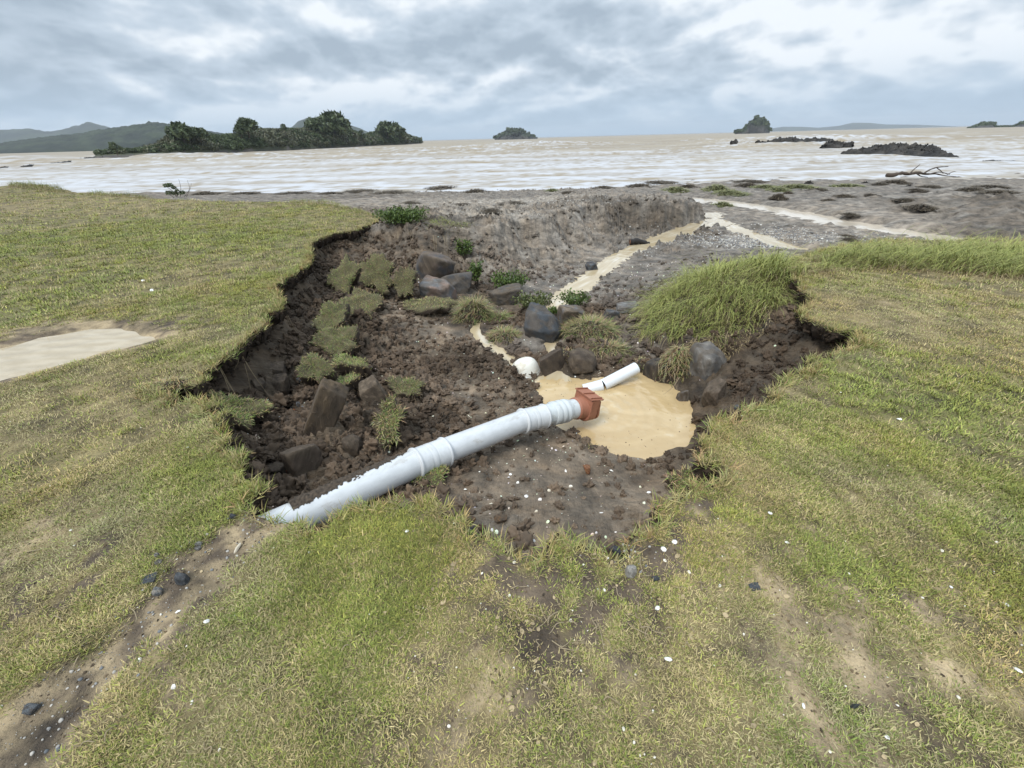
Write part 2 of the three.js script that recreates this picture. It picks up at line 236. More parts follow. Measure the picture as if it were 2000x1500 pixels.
const soilTex = tiled(1024, (u, v) => { const n = per(u, v, 6, 6, 0.68), g = grain(u, v); const k = 0.66 + 0.95 * n + 0.22 * (g - 0.5) - (g > 0.985 ? 0.18 : 0) + (g < 0.006 ? 0.3 : 0); return [k, k * 0.985, k * 0.96]; });
const soilBump = tiled(1024, (u, v) => 0.5 + 0.9 * per(u, v, 8, 6, 0.7) + 0.12 * (grain(u, v) - 0.5));
const waterBump = tiled(512, (u, v) => 0.5 + 0.5 * per(u, v, 5, 4, 0.5));
const rockTex = tiled(512, (u, v) => { const n = per(u, v, 5, 6, 0.65), g = grain(u, v); const vein = smooth(0.03, 0.0, Math.abs(per(u, v, 3, 4))); const k = 0.62 + 0.45 * n + 0.14 * (g - 0.5) + 0.25 * vein; return [k, k, k]; });
const mat = (color, rough = 0.9, more = {}) => new THREE.MeshStandardMaterial({ color: new THREE.Color().setRGB(...color), roughness: rough, ...more });
const M = {
  soil: mat([1.5, 1.5, 1.5], 0.82, { vertexColors: true, map: soilTex, bumpMap: soilBump, bumpScale: 0.03 }),
  beach: mat([1.5, 1.5, 1.5], 0.8, { vertexColors: true, map: soilTex, bumpMap: soilBump, bumpScale: 0.03 }),
  lawn: mat([1.5, 1.5, 1.5], 0.95, { vertexColors: true, map: soilTex, bumpMap: soilBump, bumpScale: 0.03 }),
  turfEdge: mat([0.040, 0.027, 0.017], 0.95, { side: THREE.DoubleSide }),
  blade: mat([1, 1, 1], 0.75, { vertexColors: true, side: THREE.DoubleSide }),
  clod: mat([1, 1, 1], 0.92, { vertexColors: true }),
  rock: mat([1.5, 1.5, 1.5], 0.88, { vertexColors: true, map: rockTex, bumpMap: rockTex, bumpScale: 0.02 }),
  shell: mat([0.78, 0.74, 0.66], 0.55, { side: THREE.DoubleSide }),
  root: mat([0.26, 0.2, 0.12], 0.9),
  wood: mat([0.075, 0.055, 0.04], 0.85, { bumpMap: soilBump, bumpScale: 0.01 }),
  paleTwig: mat([0.3, 0.24, 0.15], 0.85),
  leaf: new THREE.MeshPhysicalMaterial({ color: 0xffffff, vertexColors: true, roughness: 0.55, side: THREE.DoubleSide }),
};

// ---------------------------------------------------------------- naming
const used = {};
function numbered(name) { const n = used[name] = (used[name] ?? -1) + 1; return n ? name + '_' + String(n).padStart(3, '0') : name; }
function tag(o, label, category, group, kind) { if (label) o.userData.label = label; if (category) o.userData.category = category; if (group) o.userData.group = group; if (kind) o.userData.kind = kind; return o; }
function shade(o) { o.castShadow = true; o.receiveShadow = true; return o; }
function topMesh(name, geo, m, label, category, kind, group) { const o = shade(new THREE.Mesh(geo, m)); o.name = numbered(name); scene.add(o); return tag(o, label, category, group, kind); }
function thing(name, label, category, p, group) { const o = new THREE.Group(); o.name = numbered(name); o.position.copy(p); scene.add(o); return tag(o, label, category, group); }
function part(parent, name, geo, m, kind) { const o = shade(new THREE.Mesh(geo, m)); o.name = name; parent.add(o); if (kind) o.userData.kind = kind; return o; }
function copies(name, geo, m, list, label, category, parent) {
  const o = shade(new THREE.InstancedMesh(geo, m, list.length)); list.forEach((it, i) => { o.setMatrixAt(i, it.m); if (it.c) o.setColorAt(i, it.c); });
  o.name = parent ? name : numbered(name); (parent ?? scene).add(o); o.userData.kind = 'stuff'; if (!parent) tag(o, label, category); return o;
}
class Mesher {   // collects vertices with colours and builds one geometry
  constructor() { this.p = []; this.n = []; this.c = []; this.i = []; this.uv = []; }
  v(x, y, z, c, n, u, w) { this.p.push(x, y, z); if (c) this.c.push(c[0], c[1], c[2]); if (n) this.n.push(n[0], n[1], n[2]); if (u !== undefined) this.uv.push(u, w); return this.p.length / 3 - 1; }
  t(a, b, c) { this.i.push(a, b, c); }
  geo() {
    const g = new THREE.BufferGeometry(); g.setAttribute('position', new THREE.Float32BufferAttribute(this.p, 3));
    if (this.c.length) g.setAttribute('color', new THREE.Float32BufferAttribute(this.c, 3));
    if (this.uv.length) g.setAttribute('uv', new THREE.Float32BufferAttribute(this.uv, 2));
    g.setIndex(this.i); if (this.n.length) g.setAttribute('normal', new THREE.Float32BufferAttribute(this.n, 3)); else g.computeVertexNormals(); return g;
  }
}

// ---------------------------------------------------------------- washed-out soil and beach
const dark = [0.066, 0.048, 0.031], brown = [0.108, 0.080, 0.054], mud = [0.150, 0.117, 0.084], wet = [0.135, 0.117, 0.098], sand = [0.185, 0.157, 0.127], pale = [0.245, 0.213, 0.175], debris = [0.095, 0.078, 0.06];
const soilHue = blendOf([[500, 960, brown], [560, 930, dark], [470, 880, dark], [620, 880, brown], [600, 800, brown], [520, 780, dark], [450, 770, dark], [430, 720, brown], [520, 700, brown], [560, 640, dark], [600, 560, dark], [620, 500, dark], [660, 520, brown], [740, 480, brown], [700, 640, dark], [760, 600, mud], [800, 700, brown], [760, 760, brown], [840, 800, dark], [860, 640, mud], [900, 690, dark], [900, 740, mud], [860, 740, mud], [960, 760, mud], [1000, 860, mud], [900, 900, brown], [900, 960, brown], [1050, 950, mud], [1150, 960, mud], [1250, 960, mud], [1330, 940, brown], [1390, 900, dark], [1150, 890, mud], [1000, 1030, mud], [1120, 1060, mud], [1230, 1040, mud], [1420, 780, dark], [1400, 840, dark], [1480, 720, dark], [1540, 690, brown], [1500, 650, brown], [1440, 670, dark], [1590, 640, brown], [1580, 600, dark], [1350, 700, dark], [1280, 700, brown], [1100, 690, dark], [1040, 680, brown], [1150, 640, brown], [1180, 700, brown], [1030, 640, wet], [1210, 650, wet], [1000, 600, brown], [930, 600, dark], [860, 540, brown], [900, 490, debris], [960, 500, sand], [960, 460, pale], [1020, 500, sand], [1050, 540, wet], [1100, 520, wet], [1150, 480, sand], [1200, 570, wet], [1180, 590, brown], [1260, 520, wet], [1330, 480, wet], [1100, 440, sand], [1200, 420, debris], [1250, 410, sand], [1320, 430, debris], [1360, 430, debris], [1300, 450, wet], [1000, 410, pale], [1100, 390, pale], [900, 410, pale], [820, 410, sand], [740, 400, sand], [1200, 380, sand], [1450, 420, wet], [1500, 440, sand], [1600, 400, sand], [1700, 420, sand], [1800, 420, sand], [1900, 390, debris], [1950, 430, debris], [2000, 380, sand], [1900, 440, wet], [1500, 370, wet], [1700, 365, wet], [1900, 360, wet], [1300, 372, wet], [1000, 380, wet], [700, 384, debris], [500, 384, wet]].map(([px, py, c]) => [...level(px, py, -0.7), ...c]), 4);
{
  const builders = [new Mesher(), new Mesher()], maps = [new Int32Array(NX * NZ).fill(-1), new Int32Array(NX * NZ).fill(-1)];
  const vert = (b, k) => {
    if (maps[b][k] >= 0) return maps[b][k];
    const i = k % NX, j = (k / NX) | 0, x = soilX[i], z = -soilZ[j], y = soilY[k];
    const wx = x + 0.25 * y * noise2(y * 3, x * 0.5) + 0.22 * noise2(x * 1.7, z * 1.7) + 0.1 * noise2(x * 5, z * 5), wz = z + 0.22 * noise2(x * 1.7 + 9, z * 1.7) + 0.1 * noise2(x * 5 + 3, z * 5);
    let c = soilHue(wx, wz);
    const n = 1.12 + 0.42 * fbm(x * 2.6 + y * 4, z * 2.6 + y * 8, 4) + 0.25 * noise2(x * 17 + y * 19, z * 17 + y * 41);
    const warm = fbm(x * 3.3 + 40, z * 3.3, 3);
    c = [c[0] * n * (1 + 0.1 * warm), c[1] * n, c[2] * n * (1 - 0.12 * warm)];
    // drift lines of dark litter and pale shell dust on the beach
    if (z < -9) { const l = smooth(0.22, 0.5, fbm(x * 0.5, z * 1.9, 4)); c = mix3(c, [0.085, 0.07, 0.05], 0.65 * l); const sh = smooth(0.1, 0.4, fbm(x * 0.8 + 30, z * 1.1 + 4, 4)); c = mix3(c, [0.32, 0.3, 0.27], 0.35 * sh); }
    const gx2 = (soilY[Math.min(k + 1, NX * NZ - 1)] - soilY[Math.max(k - 1, 0)]) / Math.max(1e-4, soilX[Math.min(i + 1, NX - 1)] - soilX[Math.max(i - 1, 0)]);
    const up = k >= NX ? k - NX : k, dn = k + NX < NX * NZ ? k + NX : k, gz2 = (soilY[up] - soilY[dn]) / Math.max(1e-4, soilZ[(dn / NX) | 0] - soilZ[(up / NX) | 0]);
    const nl = Math.hypot(gx2, 1, gz2);
    return maps[b][k] = builders[b].v(x, y, z, c, [-gx2 / nl, 1 / nl, -gz2 / nl], x / 1.9 + 0.05 * y, z / 1.9 - y / 1.4);
  };
  for (let j = 0; j + 1 < NZ; j++) for (let i = 0; i + 1 < NX; i++) {
    const k = j * NX + i; if (Math.min(soilL[k], soilL[k + 1], soilL[k + NX], soilL[k + NX + 1]) > 0.3) continue;
    const x = soilX[i], z = -soilZ[j], b = z < -7.6 - 0.5 * x || z < -9.2 || x > 5.2 ? 1 : 0;
    const a = vert(b, k), c = vert(b, k + 1), d = vert(b, k + NX), e = vert(b, k + NX + 1);
    builders[b].t(a, c, e); builders[b].t(a, e, d);
  }
  topMesh('washed_out_ground', builders[0].geo(), M.soil, 'dark brown crumbly soil floor and walls of the washed-out hole', 'ground', 'structure');
  topMesh('beach', builders[1].geo(), M.beach, 'grey sand beach with eroded bank and drift lines beside the sea', 'beach', 'structure');
}

// ---------------------------------------------------------------- lawn sheet with its torn turf edge
const blobs = [   // px, py, radius in metres, green, bare, straw
  [800, 1050, 0.26, 0.3, 0, 0], [400, 930, 0.4, 0.45, 0, 0], [640, 1090, 0.22, 0.35, 0, 0], [1800, 760, 1.0, 0.45, 0, 0], [1480, 850, 0.4, 0.25, 0, 0], [1900, 850, 0.6, 0.3, 0, 0], [150, 1250, 0.25, 0.35, 0, 0], [120, 470, 2.5, 0.5, 0, 0], [430, 468, 1.3, 0.6, 0, 0], [120, 590, 1.0, 0.35, 0, 0], [430, 1000, 0.2, 0.3, 0, 0], [1700, 1100, 0.25, 0.25, 0, 0], [550, 1200, 0.15, 0.2, 0, 0],
  [1500, 1150, 0.22, 0, 0.24, 0.25], [1560, 1260, 0.24, 0, 0.24, 0.25], [1720, 1200, 0.22, 0, 0.2, 0.25], [1650, 1380, 0.24, 0, 0.24, 0.25], [1800, 1300, 0.26, 0, 0.26, 0.25], [1950, 1200, 0.26, 0, 0.18, 0.25], [820, 1420, 0.2, 0, 0.35, 0], [1050, 1380, 0.2, 0, 0.3, 0], [1230, 1090, 0.2, 0, 0.5, 0], [1000, 1130, 0.18, 0, 0.35, 0], [1100, 1180, 0.18, 0, 0.4, 0], [330, 1340, 0.18, 0, 0.4, 0], [90, 645, 0.5, 0, 0.7, 0.3], [330, 640, 0.35, 0, 0.5, 0], [900, 1130, 0.1, 0, 0.4, 0], [250, 640, 0.3, 0, 0.45, 0], [1040, 1230, 0.15, 0, 0.3, 0],
  [1800, 590, 0.8, 0, 0, 0.6], [1650, 600, 0.5, 0, 0, 0.4], [150, 800, 0.6, 0, 0, 0.4], [100, 1000, 0.4, 0, 0, 0.5], [1300, 1150, 0.3, 0, 0, 0.5], [60, 400, 2, 0, 0.2, 0.7], [520, 660, 0.4, 0, 0, 0.3], [1000, 1300, 0.3, 0, 0, 0.35], [330, 395, 2, 0, 0, 0.5], [30, 1120, 0.25, 0, 0.2, 0.5]].map(([px, py, r, g, b, s]) => [...level(px, py, 0), r * r, g, b, s]);
const torn = [[960, 1100, 0.16], [1060, 1130, 0.2], [1160, 1130, 0.2], [1110, 1190, 0.22], [1250, 1090, 0.16], [1330, 1010, 0.14], [1200, 1240, 0.15], [110, 1130, 0.22], [230, 1080, 0.16], [60, 1230, 0.15], [1370, 960, 0.1]].map(([px, py, r]) => [...level(px, py, 0), r * r]);
function tornAt(x, z) { let t = 0; for (const q of torn) { const d = ((x - q[0]) ** 2 + (z - q[1]) ** 2) / q[2]; if (d < 5) t += 0.55 * Math.exp(-d); } return t; }
function sward(x, z) {
  let g = 0.31 + 0.5 * fbm(x * 0.75 + 11, z * 0.75, 4), b = 0.12 + 0.75 * Math.max(0, fbm(x * 1.9 - 20, z * 1.9, 4) - 0.1), s = 0.1;
  if (x < -0.5 && z < -3) g += 0.12 * smooth(-0.5, -2, x); if (z < -4) b *= 0.4;
  if (z > -1.35 && x > -0.4) b += 0.12;
  for (const q of blobs) { const d = ((x - q[0]) ** 2 + (z - q[1]) ** 2) / q[2]; if (d < 5) { const e = Math.exp(-d); g += 0.75 * q[3] * e; b += q[4] * e * (0.75 + 1.3 * noise2(x * 7, z * 7) + 0.8 * noise2(x * 19, z * 19)); s += q[5] * e; } }
  b += 0.9 * tornAt(x, z) * (0.3 + 1.9 * noise2(x * 12, z * 12));
  const tr = lineNear(track, x, z), th = along(trackHalf, tr[1]), k = smooth(th * 1.25, th * 0.75, tr[0] + 0.07 * noise2(x * 9, z * 9) + 0.05 * noise2(x * 3, z * 3)); b += 1.2 * k;
  if (x < -2) { const q = polyDist(pondPoly, x, z); b += smooth(-0.12, 0.03, q + 0.06 * noise2(x * 6, z * 6)) * 1.3; }
  return [clamp(g - 0.3 * s, 0, 1), clamp(b, 0, 1.3), clamp(s, 0, 1), k];
}
const lawnX = gridLines(-45, 26, -3.6, 4.2, 0.03, 1.045, 0.6), lawnZ = gridLines(-3, 30, 0.2, 7.2, 0.03, 1.035, 0.5);
const edgeSegments = [];
{
  const nx = lawnX.length, nz = lawnZ.length, val = new Float32Array(nx * nz), b = new Mesher(), map = new Int32Array(nx * nz).fill(-1), cut = new Map();
  for (let j = 0; j < nz; j++) for (let i = 0; i < nx; i++) val[j * nx + i] = lawnCut(lawnX[i], -lawnZ[j]);
  const add = (x, z) => {
    const [g, br, s, tk] = sward(x, z), n = 1 + 0.4 * fbm(x * 4, z * 4, 4);
    let c = mix3(mix3([0.165, 0.127, 0.066], [0.13, 0.128, 0.043], g), [0.25, 0.20, 0.105], s * 0.6);
    const bareTone = mix3([0.30, 0.235, 0.145], [0.10, 0.076, 0.053], smooth(-0.02, 0.33, fbm(x * 2.4 + 60, z * 2.4, 4) + 0.03 * tk + 0.35 * noise2(x * 14, z * 14) + tornAt(x, z)));
    c = mix3(c, bareTone, smooth(0.3, 0.6, br + 0.25 * noise2(x * 16, z * 16)));
    return b.v(x, lawnHeight(x, z), z, [c[0] * n, c[1] * n, c[2] * n], undefined, x / 1.7, z / 1.7);
  };
  const corner = (k) => (map[k] >= 0 ? map[k] : (map[k] = add(lawnX[k % nx], -lawnZ[(k / nx) | 0])));
  const between = (k, m) => {
    const key = k < m ? k * 4 + (m - k === 1 ? 0 : 1) : m * 4 + (k - m === 1 ? 0 : 1); if (cut.has(key)) return cut.get(key);
    const t = val[k] / (val[k] - val[m]), x = lerp(lawnX[k % nx], lawnX[m % nx], t), z = -lerp(lawnZ[(k / nx) | 0], lawnZ[(m / nx) | 0], t), id = add(x, z); cut.set(key, id); return id;
  };
  for (let j = 0; j + 1 < nz; j++) for (let i = 0; i + 1 < nx; i++) {
    const k = j * nx + i, ring = [k, k + 1, k + nx + 1, k + nx], ins = ring.map((r) => val[r] > 0); if (!ins.some((v) => v)) continue;
    const poly = [], marks = [];
    for (let e = 0; e < 4; e++) { const a = ring[e], c = ring[(e + 1) % 4]; if (ins[e]) poly.push(corner(a)); if (ins[e] !== ins[(e + 1) % 4]) { const id = between(a, c); poly.push(id); marks.push(id); } }
    for (let e = 1; e + 1 < poly.length; e++) b.t(poly[0], poly[e], poly[e + 1]);
    for (let e = 0; e + 1 < marks.length; e += 2) edgeSegments.push([marks[e], marks[e + 1]]);
  }
  const lawn = topMesh('lawn', b.geo(), M.lawn, 'worn green and straw-coloured lawn around the washed-out hole', 'lawn', 'structure');
  // torn edge: three rings of crumbly root mat below the rim
  const e = new Mesher(), rings = new Map();
  const ring = (id) => {
    if (rings.has(id)) return rings.get(id);
    const x = b.p[id * 3], y = b.p[id * 3 + 1], z = b.p[id * 3 + 2], h = 0.02; let nxx = lawnIn(x + h, z) - lawnIn(x - h, z), nzz = lawnIn(x, z + h) - lawnIn(x, z - h); const l = Math.hypot(nxx, nzz) || 1; nxx /= l; nzz /= l;
    const out = [[0, 0], [0.03, 0.03 * noise2(x * 40, z * 40) - 0.012], [0.075, 0.045 * noise2(x * 30 + 5, z * 30) - 0.01], [0.14 + 0.06 * noise2(x * 9, z * 9), 0.03 + 0.05 * noise2(x * 22, z * 22 + 8)], [0.22, 0.17]].map(([d, inn]) => e.v(x + nxx * inn, y - d, z + nzz * inn));
    rings.set(id, out); return out;
  };
  for (const [a, c] of edgeSegments) { const r = ring(a), q = ring(c); for (let s = 0; s < 4; s++) { e.t(r[s], q[s], q[s + 1]); e.t(r[s], q[s + 1], r[s + 1]); } }
  const edge = part(lawn, 'turf_edge', e.geo(), M.turfEdge); edge.userData.label = 'dark torn root mat along the broken lawn rim';
  lawn.userData.rim = undefined; edgeSegments.points = [...rings.keys()].map((id) => [b.p[id * 3], b.p[id * 3 + 1], b.p[id * 3 + 2]]);
}

// ---------------------------------------------------------------- grass
const greenA = [0.165, 0.205, 0.048], greenB = [0.34, 0.345, 0.095], strawA = [0.49, 0.42, 0.24], strawB = [0.38, 0.31, 0.16], deep = [0.055, 0.10, 0.022];
function bladeInto(b, x, y, z, yaw, lean, len, w, c0, c1, segs = 2, curl = 0.5) {
  const dx = Math.cos(yaw), dz = Math.sin(yaw), sx = -dz, sz = dx; let px = x, py = y, pz = z, a = lean, prev = null;
  for (let s = 0; s <= segs; s++) {
    const t = s / segs, ww = w * (1 - t * t) * 0.5 + 0.0002, c = mix3(c0, c1, t), n = undefined;
    const row = s === segs ? [b.v(px, py, pz, c, n)] : [b.v(px + sx * ww, py, pz + sz * ww, c, n), b.v(px - sx * ww, py, pz - sz * ww, c, n)];
    if (prev) { if (row.length === 2) { b.t(prev[0], prev[1], row[1]); b.t(prev[0], row[1], row[0]); } else b.t(prev[0], prev[1], row[0]); }
    prev = row; px += dx * Math.sin(a) * len / segs; py += Math.cos(a) * len / segs; pz += dz * Math.sin(a) * len / segs; a += curl / segs * 1.6;
  }
}
function tuftGeo(seed, n, greenShare, radius, len, width) {
  const r = rng(seed), b = new Mesher();
  for (let i = 0; i < n; i++) {
    const a = r() * 6.283, d = radius * Math.sqrt(r()), isGreen = r() < greenShare, k = 0.75 + 0.5 * r();
    const c1 = (isGreen ? mix3(greenA, greenB, r()) : mix3(strawB, strawA, r())).map((v) => v * k), c0 = c1;
    bladeInto(b, Math.cos(a) * d, -0.003, Math.sin(a) * d, a + (r() - 0.5) * 3, 0.25 + r() * 1.0, len * (0.55 + 0.8 * r()), width * (0.7 + 0.6 * r()), c0, c1, 2, 0.05 + r() * 0.45);
  }
  return b.geo();
}
const m4 = new THREE.Matrix4(), qt = new THREE.Quaternion(), e3 = new THREE.Euler(), v3 = new THREE.Vector3(), s3 = new THREE.Vector3();
const place = (x, y, z, yaw, s, tiltX = 0, tiltZ = 0, sy = 1) => new THREE.Matrix4().compose(v3.set(x, y, z), qt.setFromEuler(e3.set(tiltX, yaw, tiltZ)), s3.set(s, s * sy, s));
{
  const kinds = [tuftGeo(1, 18, 0.8, 0.027, 0.018, 0.0023), tuftGeo(2, 17, 0.5, 0.029, 0.016, 0.0021), tuftGeo(3, 14, 0.18, 0.032, 0.014, 0.0019)], lists = [[], [], []];
  const r = rng(31);
  const scatter = (count, r0, r1, size, bias) => {
    for (let i = 0; i < count; i++) {
      const u = r(), R = r0 + (r1 - r0) * Math.pow(u, bias), a = (r() - 0.5) * 2.75, x = R * Math.sin(a), z = -R * Math.cos(a) + 0.25;
      const li = lawnCut(x, z); if (li < 0.002) continue;
      const [g, b, s] = sward(x, z), patch = fbm(x * 8, z * 8, 3), dens = clamp(1.0 - b * 1.15 + 1.0 * patch + 0.6 * noise2(x * 24, z * 24), 0, 1); if (r() > dens) continue;
      const h = g + 0.55 * fbm(x * 2.7 + 70, z * 2.7, 3) + 0.5 * (r() - 0.5); const k = h > 0.52 ? 0 : h > 0.26 ? 1 : 2;
      const sc = size * (0.65 + 0.75 * r()) * (1 + 0.3 * g), t = (0.66 + 0.62 * r()) * (1 + 0.42 * fbm(x * 3.7 + 9, z * 3.7, 4)), tint = fbm(x * 1.3, z * 1.3 + 33, 2);
      lists[k].push({ m: place(x, lawnHeight(x, z), z, r() * 6.283, sc, (r() - 0.5) * 0.3, (r() - 0.5) * 0.3), c: new THREE.Color().setRGB(t * (1.06 + 0.15 * tint), t * 1.03, t * (0.9 - 0.1 * tint)) });
    }
  };
  scatter(90000, 0.35, 3.2, 1, 0.62); scatter(60000, 3, 7, 1.4, 0.7); scatter(44000, 6.5, 15, 2.3, 0.8); scatter(26000, 14, 32, 3.6, 0.8);
  copies('green_grass', kinds[0], M.blade, lists[0], 'short green grass blades growing across the lawn', 'grass');
  copies('mixed_grass', kinds[1], M.blade, lists[1], 'short grass with green and dry blades mixed on the lawn', 'grass');
  copies('dry_grass', kinds[2], M.blade, lists[2], 'dry straw-coloured grass stubble on the worn lawn', 'grass');
  // ragged fringe along the broken rim, leaning outward
  const rimKinds = tuftGeo(5, 14, 0.35, 0.03, 0.055, 0.0032), rim = [];
  for (const [x, y, z] of edgeSegments.points) { if (-z > 12) continue; for (let q = 0; q < 2; q++) if (r() < 0.7) rim.push({ m: place(x + (r() - 0.5) * 0.05, y - 0.004 - 0.03 * r() * q, z + (r() - 0.5) * 0.05, r() * 6.283, 0.7 + 0.7 * r(), (r() - 0.5) * 1.2, (r() - 0.5) * 1.2), c: new THREE.Color().setRGB(0.8 + 0.3 * r(), 0.8 + 0.3 * r(), 0.75) }); }
  copies('rim_grass', rimKinds, M.blade, rim, 'straggly grass fringe hanging along the broken lawn rim', 'grass');
}
// ---------------------------------------------------------------- fresh water: pool, streams, puddle on the lawn
const muddy = mat([1, 1, 1], 0.07, { vertexColors: true, bumpMap: waterBump, bumpScale: 0.004 });
function sheet(name, x0, x1, z0, z1, step, f, keep, label) {
  const b = new Mesher(), nx = Math.ceil((x1 - x0) / step), nz = Math.ceil((z1 - z0) / step), id = new Int32Array((nx + 1) * (nz + 1)).fill(-1);
  const at = (i, j) => { const k = j * (nx + 1) + i; if (id[k] < 0) { const x = x0 + i * step, z = z0 + j * step, [y, c] = f(x, z); id[k] = b.v(x, y, z, c, undefined, x / 0.9, z / 0.9); } return id[k]; };
  for (let j = 0; j < nz; j++) for (let i = 0; i < nx; i++) { if (!keep(x0 + (i + 0.5) * step, z0 + (j + 0.5) * step)) continue; const a = at(i, j), c = at(i + 1, j), d = at(i, j + 1), e = at(i + 1, j + 1); b.t(a, d, e); b.t(a, e, c); }
  return topMesh(name, b.geo(), muddy, label, 'water', 'structure');
}
const inflow = level(1175, 800, POOL);
{
  const xs = poolPoly.map((p) => p[0]), zs = poolPoly.map((p) => p[1]);
  sheet('pool_water', Math.min(...xs) - 0.25, Math.max(...xs) + 0.25, Math.min(...zs) - 0.25, Math.max(...zs) + 0.25, 0.014, (x, z) => {
    const dx = x - inflow[0], dz = z - inflow[1], r = Math.hypot(dx, dz), th = Math.atan2(dz, dx), wx = x + 0.12 * noise2(x * 2.4, z * 2.4), wz = z + 0.12 * noise2(x * 2.4 + 8, z * 2.4);
    const y = POOL + 0.0045 * Math.exp(-r * 1.9) * Math.sin(r * 46 + 1.2 * noise2(x * 5, z * 5) + th * 0.6) + 0.0022 * fbm(wx * 9, wz * 13, 3) + 0.0012 * noise2(x * 34 + z * 10, z * 30);
    const swirl = fbm(wx * 2.2 + 0.5 * Math.sin(r * 6 + th * 2), wz * 5.5 + 0.4 * Math.cos(r * 5), 4), foam = smooth(0.3, 0.55, swirl) * 0.35 + 0.4 * Math.exp(-r * 3.2) * smooth(0.05, 0.4, fbm(x * 14, z * 14, 3) + 0.25 * Math.sin(r * 40));
    return [y, mix3(mix3([0.46, 0.335, 0.175], [0.52, 0.39, 0.215], smooth(-0.3, 0.4, swirl)), [0.62, 0.55, 0.41], foam)];
  }, (x, z) => polyDist(poolPoly, x, z) > -0.22, 'tan muddy pool swirling below the flap end of the grey pipe');
  streams.forEach((st, n) => {
    const b = new Mesher(), curve = new THREE.CatmullRomCurve3(st.pts.map((p, i) => new THREE.Vector3(p[0], st.lev[i], p[1])), false, 'centripetal'), len = curve.getLength(), rows = Math.ceil(len / (n > 2 ? 0.03 : 0.07)), cols = n > 2 ? 10 : 26;
    let last = null;
    for (let i = 0; i <= rows; i++) {
      const p = curve.getPoint(i / rows), q = curve.getTangent(i / rows), l = Math.hypot(q.x, q.z) || 1, sx = -q.z / l, sz = q.x / l, half = along(st.half, lineNear(st.pts, p.x, p.z)[1]) * 1.45, row = [];
      for (let k = 0; k <= cols; k++) {
        const o = (k / cols - 0.5) * 2 * half, x = p.x + sx * o, z = p.z + sz * o, streak = fbm(o * 9 + noise2(x, z), i * 0.10 * (n > 2 ? 0.4 : 1), 3);
        const c = mix3(mix3([0.42, 0.335, 0.205], [0.49, 0.41, 0.28], smooth(-0.3, 0.3, streak)), [0.6, 0.55, 0.46], smooth(0.2, 0.5, streak) * 0.7);
        row.push(b.v(x, p.y + 0.004 * fbm(x * 7, z * 7, 2) + 0.002 * streak, z, n === 1 ? mix3(c, [0.62, 0.56, 0.5], 0.5) : c, undefined, x / 0.9, z / 0.9));
      }
      if (last) for (let k = 0; k < cols; k++) { b.t(last[k], row[k], row[k + 1]); b.t(last[k], row[k + 1], last[k + 1]); }
      last = row;
    }
    topMesh('stream_water', b.geo(), muddy, ['pale tan stream running from the washout past the sand bank', 'wide pale channel under the low cut bank on the beach', 'shell-littered side stream in front of the long grass', 'narrow trickle curving past the white drum', 'short trickle below the dark tilted slab'][n], 'water', 'structure');
  });
  const px = pondPoly.map((p) => p[0]), pz = pondPoly.map((p) => p[1]);
  sheet('puddle_water', Math.min(...px) - 0.1, Math.max(...px) + 0.15, Math.min(...pz) - 0.1, Math.max(...pz) + 0.1, 0.03, (x, z) => {
    const n = fbm(x * 4 + z * 2, z * 12, 3);
    return [-0.026 + 0.002 * n + 0.0015 * Math.sin(z * 30 + x * 8 + 2 * noise2(x * 2, z * 2)), mix3([0.40, 0.325, 0.215], [0.49, 0.41, 0.29], smooth(-0.3, 0.4, n))];
  }, (x, z) => polyDist(pondPoly, x, z) > -0.09, 'pale muddy puddle lying in the lawn left of the hole');
}

